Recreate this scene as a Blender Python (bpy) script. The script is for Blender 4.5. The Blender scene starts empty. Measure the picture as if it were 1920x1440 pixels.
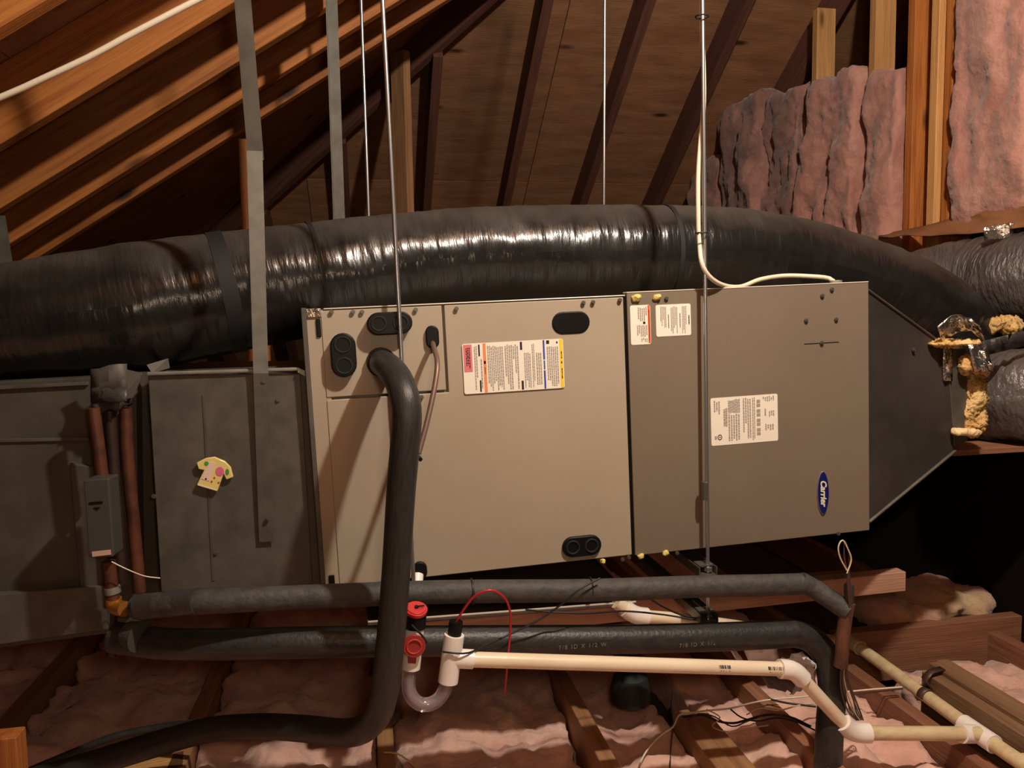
import bpy, math, random
from mathutils import Vector, Matrix, noise
random.seed(7)
sc = bpy.context.scene
COL = sc.collection
# ---------------------------------------------------------------- camera
FOC = 1440.0
def cam_axes(yaw, pitch, roll):
    y, p, r = map(math.radians, (yaw, pitch, roll))
    fwd = Vector((math.sin(y)*math.cos(p), math.cos(y)*math.cos(p), -math.sin(p)))
    right = Vector((math.cos(y), -math.sin(y), 0)); up = right.cross(fwd)
    return right*math.cos(r)-up*math.sin(r), up*math.cos(r)+right*math.sin(r), fwd
CR, CU, CF = cam_axes(10.5, 5.0, 1.0)
CP = Vector((0, 0, 1.0))
cam = bpy.data.cameras.new('camera'); camo = bpy.data.objects.new('camera', cam); COL.objects.link(camo)
cam.sensor_width = 36; cam.sensor_fit = 'HORIZONTAL'; cam.lens = 36*FOC/1920; cam.clip_start = .02
m = Matrix((CR, CU, -CF)).transposed().to_4x4(); m.translation = CP; camo.matrix_world = m
sc.camera = camo
# ---------------------------------------------------------------- world, light, exposure
w = bpy.data.worlds.new('world'); sc.world = w; w.use_nodes = True
w.node_tree.nodes['Background'].inputs[0].default_value = (.9, .75, .6, 1)
w.node_tree.nodes['Background'].inputs[1].default_value = .004
def lamp(name, loc, watts, col, rad):
    ld = bpy.data.lights.new(name, 'POINT'); lo = bpy.data.objects.new(name, ld); COL.objects.link(lo)
    lo.location = loc; ld.energy = watts; ld.color = col; ld.shadow_soft_size = rad
lamp('attic_bulb', (.76, .62, 2.22), 150, (1, .90, .77), .035)     # bare bulb under the rafters, in front of the unit
lamp('camera_fill', (.10, -.04, 1.08), 13, (1, .72, .50), .06)        # weaker warm fill light added beside the camera to lift the bulb's shadows
sc.view_settings.view_transform = 'Standard'; sc.view_settings.look = 'None'
sc.view_settings.gamma = 1; sc.view_settings.use_curve_mapping = False; sc.view_settings.exposure = 0.0

def ray(px, py):
    return (px-960)/FOC*CR + (720-py)/FOC*CU + CF
def W(px, py, y=None, z=None, x=None):
    """real point on the ray of a photo pixel at a known depth plane (y, x) or height z"""
    d = ray(px, py)
    if y is not None: t = y/d.y
    elif x is not None: t = x/d.x
    else: t = (z-1.0)/d.z
    return CP + d*t
# ---------------------------------------------------------------- materials
def lin(c):
    return tuple(((v/255)/12.92 if v/255 <= .04045 else ((v/255+.055)/1.055)**2.4) for v in c)+(1,)
MATS = {}
def mat(name, col, rough=.6, metal=0, spec=.5, var=None, nscale=8, stretch=(1, 1, 1), bump=0, bscale=40,
        bstretch=(1, 1, 1), coat=0, trans=0, sss=0, sheen=0, uv=False, rvar=0, rand=0, aniso=0, ramp=(.35, .65), detail=6, alpha=1):
    M = bpy.data.materials.new(name); M.use_nodes = True; nt = M.node_tree; N = nt.nodes; L = nt.links
    b = N['Principled BSDF']
    b.inputs['Base Color'].default_value = lin(col); b.inputs['Roughness'].default_value = rough
    b.inputs['Metallic'].default_value = metal; b.inputs['Specular IOR Level'].default_value = spec
    b.inputs['Coat Weight'].default_value = coat; b.inputs['Coat Roughness'].default_value = .15
    b.inputs['Transmission Weight'].default_value = trans
    b.inputs['Sheen Weight'].default_value = sheen
    b.inputs['Alpha'].default_value = alpha
    if sss:
        b.inputs['Subsurface Weight'].default_value = sss; b.inputs['Subsurface Radius'].default_value = (.02, .01, .008)
    tc = N.new('ShaderNodeTexCoord'); src = tc.outputs['UV' if uv else 'Object']
    def mapped(st):
        mp = N.new('ShaderNodeMapping'); mp.inputs['Scale'].default_value = st
        L.new(src, mp.inputs['Vector'])
        if not uv:
            oi = N.new('ShaderNodeObjectInfo'); vm = N.new('ShaderNodeVectorMath'); vm.operation = 'SCALE'
            cx = N.new('ShaderNodeCombineXYZ')
            for k in range(3): L.new(oi.outputs['Random'], cx.inputs[k])
            L.new(cx.outputs[0], vm.inputs[0]); vm.inputs['Scale'].default_value = 37
            ad = N.new('ShaderNodeVectorMath'); L.new(mp.outputs[0], ad.inputs[0]); L.new(vm.outputs[0], ad.inputs[1])
            return ad.outputs[0]
        return mp.outputs[0]
    out = None
    if var:
        nz = N.new('ShaderNodeTexNoise'); nz.inputs['Scale'].default_value = nscale; nz.inputs['Detail'].default_value = detail
        nz.inputs['Roughness'].default_value = .6
        L.new(mapped(stretch), nz.inputs['Vector'])
        cr = N.new('ShaderNodeValToRGB'); cr.color_ramp.elements[0].position = ramp[0]; cr.color_ramp.elements[1].position = ramp[1]
        cr.color_ramp.elements[0].color = lin(col); cr.color_ramp.elements[1].color = lin(var)
        L.new(nz.outputs['Fac'], cr.inputs[0]); out = cr.outputs[0]
        if rvar:
            mr = N.new('ShaderNodeMapRange'); mr.inputs[3].default_value = rough-rvar; mr.inputs[4].default_value = rough+rvar
            L.new(nz.outputs['Fac'], mr.inputs[0]); L.new(mr.outputs[0], b.inputs['Roughness'])
    if rand:
        oi = N.new('ShaderNodeObjectInfo'); mr = N.new('ShaderNodeMapRange')
        mr.inputs[3].default_value = 1-rand; mr.inputs[4].default_value = 1+rand
        L.new(oi.outputs['Random'], mr.inputs[0]); hs = N.new('ShaderNodeHueSaturation')
        L.new(mr.outputs[0], hs.inputs['Value'])
        if out: L.new(out, hs.inputs['Color'])
        else: hs.inputs['Color'].default_value = lin(col)
        out = hs.outputs[0]
    if out: L.new(out, b.inputs['Base Color'])
    if bump:
        nb = N.new('ShaderNodeTexNoise'); nb.inputs['Scale'].default_value = bscale; nb.inputs['Detail'].default_value = 5
        L.new(mapped(bstretch), nb.inputs['Vector'])
        bp = N.new('ShaderNodeBump'); bp.inputs['Strength'].default_value = min(1, bump); bp.inputs['Distance'].default_value = .01*max(1, bump)
        L.new(nb.outputs['Fac'], bp.inputs['Height']); L.new(bp.outputs[0], b.inputs['Normal'])
    MATS[name] = M
    return M
def wood(name, a, b_, rough=.65, knots=True, grain=(1.2, 22, 22)):
    """softwood: long streaky grain down local X, knots, plus per-board tone"""
    M = mat(name, a, rough, var=b_, nscale=3.0, stretch=grain, bump=.25, bscale=9, bstretch=(1, 30, 30), rand=.16)
    nt = M.node_tree; N = nt.nodes; L = nt.links; b = N['Principled BSDF']
    if knots:
        tc = N.new('ShaderNodeTexCoord'); oi = N.new('ShaderNodeObjectInfo')
        mp = N.new('ShaderNodeMapping'); mp.inputs['Scale'].default_value = (2.2, 7, 7); L.new(tc.outputs['Object'], mp.inputs[0])
        cx = N.new('ShaderNodeCombineXYZ'); L.new(oi.outputs['Random'], cx.inputs[0]); L.new(oi.outputs['Random'], cx.inputs[1])
        sc_ = N.new('ShaderNodeVectorMath'); sc_.operation = 'SCALE'; sc_.inputs['Scale'].default_value = 19; L.new(cx.outputs[0], sc_.inputs[0])
        L.new(sc_.outputs[0], mp.inputs['Location'])
        v = N.new('ShaderNodeTexVoronoi'); v.inputs['Scale'].default_value = 1.0; L.new(mp.outputs[0], v.inputs['Vector'])
        r = N.new('ShaderNodeValToRGB'); r.color_ramp.elements[0].position = .05; r.color_ramp.elements[1].position = .13
        r.color_ramp.elements[0].color = (1, 1, 1, 1); r.color_ramp.elements[1].color = (0, 0, 0, 1)
        L.new(v.outputs['Distance'], r.inputs[0])
        mx = N.new('ShaderNodeMixRGB'); mx.inputs[2].default_value = lin((60, 32, 16))
        old = b.inputs['Base Color'].links[0].from_socket
        L.new(r.outputs[0], mx.inputs[0]); L.new(old, mx.inputs[1]); L.new(mx.outputs[0], b.inputs['Base Color'])
    return M
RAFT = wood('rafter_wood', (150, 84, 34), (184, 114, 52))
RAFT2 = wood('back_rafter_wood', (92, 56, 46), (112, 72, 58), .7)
PLY = wood('plywood', (142, 98, 66), (168, 120, 84), .75, grain=(1.5, 7, 3))
STUD = wood('stud_wood', (190, 138, 82), (214, 162, 102))
JOIST = wood('joist_wood', (140, 100, 66), (168, 124, 84))
REDW = wood('reddish_joist_wood', (126, 84, 60), (150, 104, 78))
PALEW = wood('pinkish_board_wood', (160, 118, 96), (182, 140, 116))
OLDW = wood('weathered_beam_wood', (112, 84, 60), (136, 104, 76))
PAINT = mat('taupe_paint', (168, 155, 135), .42, spec=.5, var=(162, 148, 128), nscale=3, bump=.03, bscale=300)
PAINT2 = mat('taupe_paint_smooth', (123, 111, 95), .38, spec=.45, var=(118, 105, 90), nscale=3, bump=.03, bscale=300)
EDGE = mat('bare_panel_edge', (214, 206, 190), .35, metal=.2)
GALV = mat('galvanized_sheet', (88, 83, 75), .5, metal=.4, var=(102, 97, 88), nscale=22, rvar=.08, bump=.04, bscale=30)
GALVD = mat('dull_galvanized_sheet', (76, 71, 64), .6, metal=.3, var=(88, 82, 73), nscale=14, rvar=.08, bump=.06, bscale=12)
STRAP = mat('zinc_strap', (140, 139, 130), .42, metal=.5, var=(156, 154, 144), nscale=30, rvar=.1)
ROD = mat('zinc_rod', (196, 198, 200), .3, metal=.9)
IRON = mat('dark_steel', (110, 106, 96), .45, metal=.7)
VINYL = mat('black_vinyl', (26, 25, 24), .24, spec=.5, var=(36, 34, 32), nscale=5, uv=True, stretch=(1.5, 2, 1), rvar=.05,
            bump=.35, bscale=6, bstretch=(9, 2.0, 1))
def dusty(M, dcol, lo_=.35, hi_=.95):
    nt = M.node_tree; N = nt.nodes; L = nt.links; b = N['Principled BSDF']
    g = N.new('ShaderNodeNewGeometry'); sx = N.new('ShaderNodeSeparateXYZ'); L.new(g.outputs['Normal'], sx.inputs[0])
    tc = N.new('ShaderNodeTexCoord'); nz = N.new('ShaderNodeTexNoise'); nz.inputs['Scale'].default_value = 9; nz.inputs['Detail'].default_value = 8
    L.new(tc.outputs['Object'], nz.inputs['Vector'])
    ad = N.new('ShaderNodeMath'); ad.operation = 'MULTIPLY_ADD'; L.new(nz.outputs['Fac'], ad.inputs[0]); ad.inputs[1].default_value = .7; L.new(sx.outputs['Z'], ad.inputs[2])
    mr = N.new('ShaderNodeMapRange'); mr.inputs[1].default_value = lo_+.35; mr.inputs[2].default_value = hi_+.35; L.new(ad.outputs[0], mr.inputs[0])
    mx = N.new('ShaderNodeMixRGB'); L.new(mr.outputs[0], mx.inputs[0]); mx.inputs[2].default_value = lin(dcol)
    L.new(b.inputs['Base Color'].links[0].from_socket, mx.inputs[1]); L.new(mx.outputs[0], b.inputs['Base Color'])
    m2 = N.new('ShaderNodeMix'); L.new(mr.outputs[0], m2.inputs[0]); m2.inputs[3].default_value = .85
    if b.inputs['Roughness'].links: L.new(b.inputs['Roughness'].links[0].from_socket, m2.inputs[2])
    else: m2.inputs[2].default_value = b.inputs['Roughness'].default_value
    L.new(m2.outputs[0], b.inputs['Roughness'])
    return M
dusty(VINYL, (64, 57, 50), .45, 1.05)
BAND = mat('matt_black_band', (22, 20, 20), .75)
FOAM = mat('black_rubber_foam', (38, 38, 38), .42, spec=.4, var=(52, 50, 48), nscale=9, uv=True, stretch=(3, 5, 1), bump=.15, bscale=120)
FOAMG = mat('dusty_rubber_foam', (56, 54, 52), .62, spec=.4, var=(72, 70, 67), nscale=5, uv=True, stretch=(6, 6, 1), bump=.3, bscale=60)
PLUG = mat('black_plastic', (14, 14, 14), .45, spec=.25)
PVC = mat('white_pvc', (232, 218, 192), .35, spec=.5, var=(222, 204, 172), nscale=6, stretch=(1, 4, 4), sss=.05)
PVCF = mat('white_pvc_fitting', (236, 230, 222), .3, spec=.5, sss=.05)
PVCY = mat('aged_pvc', (214, 196, 156), .45, var=(188, 168, 128), nscale=8, stretch=(2, 5, 5))
CLEAR = mat('clear_pvc', (226, 220, 226), .12, trans=.85, spec=.5, alpha=.85)
RED = mat('red_plastic', (192, 42, 44), .35)
REDC = mat('dull_red_cap', (150, 46, 44), .4)
REDWIRE = mat('red_wire', (176, 26, 40), .35)
COPPER = mat('copper', (112, 66, 46), .45, metal=.3, var=(56, 34, 28), nscale=14, rvar=.1)
COPPERD = mat('tarnished_copper', (66, 42, 36), .5, metal=.3, var=(44, 30, 27), nscale=20)
CABLE = mat('white_cable', (226, 214, 190), .45)
CABLEW = mat('beige_wire', (206, 190, 156), .5)
BLK = mat('black_cable', (26, 25, 25), .5)
BRNW = mat('brown_wire', (74, 52, 42), .5)
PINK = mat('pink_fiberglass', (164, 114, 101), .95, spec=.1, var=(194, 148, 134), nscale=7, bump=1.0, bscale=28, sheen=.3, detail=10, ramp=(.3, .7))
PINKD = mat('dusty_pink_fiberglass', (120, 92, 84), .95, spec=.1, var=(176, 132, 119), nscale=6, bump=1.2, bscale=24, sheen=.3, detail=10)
PINKF = mat('floor_fiberglass', (204, 156, 140), .95, spec=.1, var=(230, 190, 172), nscale=6, bump=1.0, bscale=26, sheen=.3, detail=10)
PINKY = mat('mixed_fiberglass', (204, 146, 132), .95, spec=.1, var=(206, 180, 138), nscale=5, bump=1.4, bscale=22, sheen=.3, detail=8)
YEL = mat('yellow_fiberglass', (190, 150, 84), .9, spec=.1, var=(222, 188, 132), nscale=14, bump=1.5, bscale=50)
FOAMY = mat('yellow_foam', (214, 196, 110), .7, bump=.6, bscale=120)
FOIL = mat('aluminium_foil', (210, 206, 198), .22, metal=.95, bump=1.5, bscale=30)
KRAFT = mat('kraft_paper', (128, 84, 54), .8, var=(148, 100, 66), nscale=5, bump=.4, bscale=12)
MASTIC = mat('dark_sealant', (58, 54, 52), .45, bump=.5, bscale=30)
DARKB = mat('black_duct_board', (46, 41, 38), .6, var=(62, 56, 52), nscale=5, rvar=.1, bump=.1, bscale=20)
NEARBLK = mat('brown_black_board', (20, 12, 10), .95, spec=.1, var=(24, 17, 15), nscale=5)
BOXG = mat('grey_enamel', (66, 64, 60), .45, spec=.4)
PLASTIC = mat('white_plastic_sheet', (205, 206, 212), .4, spec=.5, bump=.6, bscale=18)
LABEL = mat('label_white', (236, 228, 212), .5)
LTXT = mat('label_grey_print', (158, 150, 140), .5)
LDK = mat('label_black_print', (36, 30, 44), .5)
LRED = mat('label_pink_print', (214, 120, 122), .5)
LRTX = mat('label_dark_red_print', (150, 60, 66), .5)
LORG = mat('label_orange_print', (232, 138, 82), .5)
LYEL = mat('label_yellow_print', (240, 204, 40), .5)
LBLU = mat('label_blue_print', (40, 74, 170), .5)
LREDO = mat('label_red_orange_print', (214, 92, 48), .5)
BADGE = mat('blue_badge', (22, 28, 92), .3)
CREAM = mat('cream_lettering', (226, 220, 190), .4)
RIM = mat('badge_rim', (150, 142, 150), .35, metal=.5)
MAGN = mat('magnet_yellow', (226, 206, 130), .3, coat=.4)
MPINK = mat('magnet_pink', (214, 110, 140), .3); MGRN = mat('magnet_green', (70, 150, 70), .3)
MWHT = mat('magnet_white', (230, 200, 190), .3); MRED = mat('magnet_red', (180, 70, 50), .3)
GYP = mat('ceiling_board_back', (70, 54, 46), .9)
GPAINT = mat('green_paint', (56, 104, 74), .6)
GREYTX = mat('grey_stencil', (112, 110, 106), .6)
# ---------------------------------------------------------------- object helpers
def link(o, parent=None):
    COL.objects.link(o)
    if parent: o.parent = parent
    return o
def wloc(o):
    v = Vector(o.location)
    while o.parent: o = o.parent; v = v+o.location
    return v
def tag(o, label=None, cat=None, group=None, kind=None):
    if label: o['label'] = label
    if cat: o['category'] = cat
    if group: o['group'] = group
    if kind: o['kind'] = kind
    return o
def thing(name, loc, label=None, cat=None, group=None, kind=None):
    o = bpy.data.objects.new(name, None); o.location = loc; o.empty_display_size = .05; link(o)
    return tag(o, label, cat, group, kind)
class MB:
    def __init__(s): s.v = []; s.f = []; s.uv = []; s.m = []
    def add(s, vs, fs, uvs=None, mi=0):
        k = len(s.v); s.v += [Vector(v) for v in vs]
        for i, f in enumerate(fs):
            s.f.append([k+j for j in f]); s.uv.append(uvs[i] if uvs else None); s.m.append(mi)
        return s
    def box(s, c, sx, sy, sz, ax=None, mi=0):
        """box centred at c; ax = three axes"""
        ax = ax or (Vector((1, 0, 0)), Vector((0, 1, 0)), Vector((0, 0, 1)))
        c = Vector(c)
        vs = [c+ax[0]*(sx/2*i)+ax[1]*(sy/2*j)+ax[2]*(sz/2*k) for i in (-1, 1) for j in (-1, 1) for k in (-1, 1)]
        return s.add(vs, [(0, 1, 3, 2), (4, 6, 7, 5), (0, 4, 5, 1), (2, 3, 7, 6), (0, 2, 6, 4), (1, 5, 7, 3)], mi=mi)
    def hexa(s, p, mi=0):
        """8 points: 0-3 first loop, 4-7 second loop"""
        return s.add(p, [(3, 2, 1, 0), (4, 5, 6, 7), (0, 1, 5, 4), (1, 2, 6, 5), (2, 3, 7, 6), (3, 0, 4, 7)], mi=mi)
    def prism(s, poly, d, mi=0):
        """poly points (3D) extruded by d"""
        n = len(poly); d = Vector(d); vs = [Vector(p) for p in poly]+[Vector(p)+d for p in poly]
        return s.add(vs, [list(range(n))[::-1], list(range(n, 2*n))]+[(i, (i+1) % n, n+(i+1) % n, n+i) for i in range(n)], mi=mi)
    def tube(s, pts, r, seg=16, cap=True, wob=None, mi=0):
        """pts: list of points; r: number or list or function(t,i)"""
        pts = [Vector(p) for p in pts]; n = len(pts)
        T = []
        for i in range(n):
            a = pts[max(0, i-1)]; b = pts[min(n-1, i+1)]; T.append((b-a).normalized())
        ref = Vector((0, 0, 1)) if abs(T[0].z) < .9 else Vector((0, 1, 0))
        u = T[0].cross(ref).normalized(); L = 0; vs = []; ls = []
        for i in range(n):
            if i: L += (pts[i]-pts[i-1]).length; u = (u-T[i]*u.dot(T[i])).normalized()
            v = T[i].cross(u); ri = (r[i] if len(r) == n else r[0]+(r[-1]-r[0])*i/(n-1)) if isinstance(r, (list, tuple)) else (r(L, i) if callable(r) else r)
            ls.append(L)
            for j in range(seg):
                a = 2*math.pi*j/seg; rr = ri+(wob(L, a) if wob else 0)
                vs.append(pts[i]+(u*math.cos(a)+v*math.sin(a))*rr)
        fs = []; uvs = []; R0 = r if isinstance(r, (int, float)) else .1
        for i in range(n-1):
            for j in range(seg):
                j2 = (j+1) % seg
                fs.append((i*seg+j, i*seg+j2, (i+1)*seg+j2, (i+1)*seg+j))
                a0 = j/seg*6.28*R0; a1 = (j+1)/seg*6.28*R0
                uvs.append(((ls[i], a0), (ls[i], a1), (ls[i+1], a1), (ls[i+1], a0)))
        if cap:
            fs.append(list(range(seg))[::-1]); uvs.append([(0, 0)]*seg)
            fs.append([(n-1)*seg+j for j in range(seg)]); uvs.append([(0, 0)]*seg)
        return s.add(vs, fs, uvs, mi)
    def build(s, name, mats, parent=None, smooth=False, bevel=0, bseg=2, sub=0, label=None, autosm=None):
        mats = mats if isinstance(mats, (list, tuple)) else [mats]
        lo_ = Vector([min(v[k] for v in s.v) for k in range(3)]); hi = Vector([max(v[k] for v in s.v) for k in range(3)])
        c = (lo_+hi)/2
        me = bpy.data.meshes.new(name); me.from_pydata([v-c for v in s.v], [], s.f)
        for mm in mats: me.materials.append(mm)
        for p, mi in zip(me.polygons, s.m): p.material_index = mi; p.use_smooth = smooth
        if any(u is not None for u in s.uv):
            ul = me.uv_layers.new(name='UVMap')
            for p, u in zip(me.polygons, s.uv):
                if u:
                    for li, q in zip(p.loop_indices, u): ul.data[li].uv = q
        me.validate(); me.update()
        o = bpy.data.objects.new(name, me); link(o, parent)
        o.location = c-(wloc(parent) if parent else Vector())
        if bevel:
            bm = o.modifiers.new('bevel', 'BEVEL'); bm.width = bevel; bm.segments = bseg; bm.limit_method = 'ANGLE'; bm.angle_limit = math.radians(40)
            if smooth: bm.harden_normals = True
        if sub:
            sm = o.modifiers.new('sub', 'SUBSURF'); sm.levels = sub; sm.render_levels = sub
        if smooth and not sub:
            me.set_sharp_from_angle(angle=math.radians(autosm or 45))
        if label: o['label'] = label
        return o
def spline(ctrl, step=.01):
    """Catmull-Rom through control points (Vector or tuple)"""
    P = [Vector(c) for c in ctrl]
    if len(P) == 2:
        n = max(2, int((P[1]-P[0]).length/step)); return [P[0].lerp(P[1], i/n) for i in range(n+1)]
    P = [P[0]*2-P[1]]+P+[P[-1]*2-P[-2]]; out = []
    for i in range(1, len(P)-2):
        n = max(2, int((P[i+1]-P[i]).length/step))
        for k in range(n):
            t = k/n; a, b, c, d = P[i-1:i+3]
            out.append(.5*((2*b)+(c-a)*t+(2*a-5*b+4*c-d)*t*t+(3*b-a-3*c+d)*t*t*t))
    out.append(P[-2]); return out
def tube(name, ctrl, r, m_, parent=None, seg=12, step=.012, label=None, wob=None, raw=False):
    pts = ctrl if raw else spline(ctrl, step)
    return MB().tube(pts, r, seg, wob=wob).build(name, m_, parent, smooth=True, label=label, autosm=60)
def board(name, a, b, w_, h_, m_, parent=None, up=(0, 0, 1), label=None, bevel=.0015, mesh=None):
    """lumber from a to b (centre line), w across, h along 'up'; local X is the grain"""
    a = Vector(a); b = Vector(b); x = (b-a).normalized(); u = Vector(up); z = (u-x*u.dot(x)).normalized(); y = z.cross(x)
    L_ = (b-a).length
    mb = MB().box((0, 0, 0), L_, w_, h_)
    o = mb.build(name, m_, None, bevel=bevel, bseg=1)
    M3 = Matrix((x, y, z)).transposed().to_4x4(); M3.translation = (a+b)/2-(wloc(parent) if parent else Vector())
    if parent: o.parent = parent
    o.matrix_local = M3 if parent else M3
    if label: o['label'] = label
    return o
def lump(name, lo_, hi, m_, parent=None, res=.025, amp=.02, freq=9, seed=0, pw=6, label=None, shape=None, ridge=0, zs=1.0, fine=.16):
    """soft batt: rounded subdivided box, displaced by noise"""
    lo_, hi = Vector([min(lo_[k], hi[k]) for k in range(3)]), Vector([max(lo_[k], hi[k]) for k in range(3)]); c = (lo_+hi)/2; h = (hi-lo_)/2
    n = [max(3, int(2*h[k]/res)) for k in range(3)]
    idx = {}; vs = []; fs = []
    def vert(p):
        k = tuple(round(q, 5) for q in p)
        if k in idx: return idx[k]
        l = (abs(p[0])**pw+abs(p[1])**pw+abs(p[2])**pw)**(1/pw); q = Vector(p)/l*max(abs(t) for t in p)
        q = Vector([q[k_]*h[k_] for k_ in range(3)])+c
        d = Vector([p[k_]**3 for k_ in range(3)]).normalized()
        s = Vector((seed*7.3, seed*3.1, seed*5.7))
        qs = Vector((q.x, q.y, q.z*zs)); f = noise.noise(qs*freq+s)*amp+noise.noise(qs*freq*2.3+s)*amp*.55+noise.noise(q*freq*5.1+s)*amp*.3*min(1, fine*6)+noise.noise(q*freq*10+s)*amp*fine
        if ridge: f -= abs(noise.noise(Vector((q.x*3, q.y*3, q.z*.8))*freq*.5+s))*ridge
        q = q+d*f
        if shape: q = shape(q)
        idx[k] = len(vs); vs.append(q); return idx[k]
    for ax in range(3):
        a1, a2 = (ax+1) % 3, (ax+2) % 3
        for sg in (-1, 1):
            for i in range(n[a1]):
                for j in range(n[a2]):
                    q = []
                    for di, dj in ((0, 0), (1, 0), (1, 1), (0, 1)):
                        p = [0, 0, 0]; p[ax] = sg; p[a1] = -1+2*(i+di)/n[a1]; p[a2] = -1+2*(j+dj)/n[a2]; q.append(vert(p))
                    fs.append(q if sg > 0 else q[::-1])
    return MB().add(vs, fs).build(name, m_, parent, smooth=True, label=label, autosm=180)
def sheet(name, grid, th, m_, parent=None, label=None):
    """thin sheet through a grid of points [[p..]..] with thickness"""
    r, c = len(grid), len(grid[0]); vs = [Vector(p) for row in grid for p in row]
    fs = [(i*c+j, i*c+j+1, (i+1)*c+j+1, (i+1)*c+j) for i in range(r-1) for j in range(c-1)]
    o = MB().add(vs, fs).build(name, m_, parent, smooth=True, label=label, autosm=35)
    s = o.modifiers.new('solid', 'SOLIDIFY'); s.thickness = th; s.offset = 0
    return o
def disc(mb, c, n, r, d, seg=14, mi=0, r2=None):
    n = Vector(n).normalized(); return mb.tube([Vector(c), Vector(c)+n*d], [r, r2 if r2 is not None else r], seg, mi=mi)

# ================================================================ SETTING
RM = .65                                      # roof slope
ZL = .926+1.0; ZB = 3.42+1.0                  # undersides of rafters: z = ZL + RM x ; z = ZB - RM y
nl = Vector((-RM, 0, 1)).normalized(); nb_ = Vector((0, RM, 1)).normalized()
HIP = (ZB-ZL)/RM                              # x + y on the hip
# floor: back of the ceiling board, joists, insulation later
floor = thing('floor', (0, 2, -.15), kind='structure')
MB().box((-.2, 3.3, -.155), 6.2, 6.4, .012).build('ceiling_board', GYP, floor)
def joist(x0, x1, y0=.3, y1=6.0, z=0, m_=JOIST, h=.14, lab=None):
    return board('floor_joist', ((x0+x1)/2, y0, z-h/2), ((x0+x1)/2, y1, z-h/2), x1-x0, h, m_, floor, label=lab)
for x0, x1, m_ in ((-2.40, -2.36, JOIST), (-1.92, -1.88, JOIST), (-1.44, -1.40, JOIST), (-.96, -.92, JOIST), (-.48, -.44, JOIST),
                   (-.012, .027, JOIST), (.480, .519, JOIST)):
    joist(x0, x1, m_=m_)
joist(.960, 1.0, m_=REDW); joist(1.287, 1.327, m_=REDW)
joist(1.86, 1.90, m_=REDW)
# left slope
ceil = thing('ceiling', (-.6, 1.8, 1.6), kind='structure', label='left roof slope of plywood on close-set rafters')
def rafterL(y, m_=RAFT, top=None):
    xh = min(HIP-y, 1.95) if top is None else top
    a = Vector((-2.9, y, ZL-RM*2.9))+nl*.07; b = Vector((xh, y, ZL+RM*xh))+nl*.07
    board('rafter', a, b, .038, .14, m_, ceil, up=nl)
for y in (.10, 1.155, 1.56, 1.965, 2.30, 2.585, 2.86): rafterL(y)
x0 = -2.9
for i, (xa, xb) in enumerate(((-2.9, -1.9), (-1.9, -.69), (-.69, .52), (.52, 1.95))):
    for ya, yb in ((-.6, .45), (.455, 1.66), (1.665, 2.9), (2.905, 4.1), (4.105, 6.0)):
        # clip at the hip x+y<HIP
        poly = [(xa, ya), (xb, ya), (xb, yb), (xa, yb)]
        out = []
        for k in range(4):
            p, q = poly[k], poly[(k+1) % 4]; dp = HIP+.15-p[0]-p[1]; dq = HIP+.15-q[0]-q[1]
            if dp >= 0: out.append(p)
            if dp*dq < 0: t = dp/(dp-dq); out.append((p[0]+(q[0]-p[0])*t, p[1]+(q[1]-p[1])*t))
        if len(out) < 3: continue
        P = [Vector((x+.002*(x > xa) * -1, y, ZL+RM*x))+nl*.141 for x, y in out]
        MB().prism(P, nl*.012).build('plywood_sheet', PLY, ceil)
# back slope
ceilb = thing('ceiling', (1, 3.5, 1.9), kind='structure', label='back roof slope of plywood on wide-set rafters')
for k in range(-7, 5):
    x = .785+.4425*k
    yt = max(HIP-x, 1.95)
    a = Vector((x, 6.6, ZB-RM*6.6))+nb_*.07; b = Vector((x, yt, ZB-RM*yt))+nb_*.07
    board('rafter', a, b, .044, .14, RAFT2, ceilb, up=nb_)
for xa, xb in ((-2.6, -1.5), (-1.5, -.3), (-.3, .92), (.92, 2.13), (2.13, 3.0)):
    for ya, yb in ((1.9, 3.05), (3.055, 4.27), (4.275, 5.2), (5.205, 6.6)):
        poly = [(xa+.002, ya), (xb-.002, ya), (xb-.002, yb), (xa+.002, yb)]
        out = []
        for k in range(4):
            p, q = poly[k], poly[(k+1) % 4]; dp = p[0]+p[1]-HIP+.15; dq = q[0]+q[1]-HIP+.15
            if dp >= 0: out.append(p)
            if dp*dq < 0: t = dp/(dp-dq); out.append((p[0]+(q[0]-p[0])*t, p[1]+(q[1]-p[1])*t))
        if len(out) < 3: continue
        P = [Vector((x, y, ZB-RM*y))+nb_*.141 for x, y in out]
        # local X = plywood grain across
        MB().prism(P, nb_*.012).build('plywood_sheet', PLY, ceilb)
# hip rafter
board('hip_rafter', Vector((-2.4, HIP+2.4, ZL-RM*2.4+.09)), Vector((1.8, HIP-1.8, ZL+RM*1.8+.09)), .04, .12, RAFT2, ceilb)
# right wall of studs at x = 2
wallr = thing('wall_right', (2.05, 3, 0), kind='structure')
def zroof(y): return min(ZB-RM*y, 2.75)
for y in (4.4, 4.0, 3.6, 3.235, 2.83):
    top = zroof(y)-.02 if y != 3.235 else W(1545, 18, y=3.235).z
    board('stud', (2.045, y, -.1), (2.045, y, top), .038, .09, STUD, wallr, up=(1, 0, 0))
board('stud', (2.045, 2.605, -.1), (2.045, 2.605, zroof(2.6)), .038, .09, RAFT, wallr, up=(1, 0, 0))
board('stud', (2.035, 2.47, -.1), (2.035, 2.47, zroof(2.47)), .038, .09, STUD, wallr, up=(1, 0, 0))
board('stud', (2.045, 2.41, -.1), (2.045, 2.41, zroof(2.42)), .038, .09, RAFT, wallr, up=(1, 0, 0))
board('bottom_plate', (2.045, 1.0, .02), (2.045, 4.6, .02), .09, .04, STUD, wallr)
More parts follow.
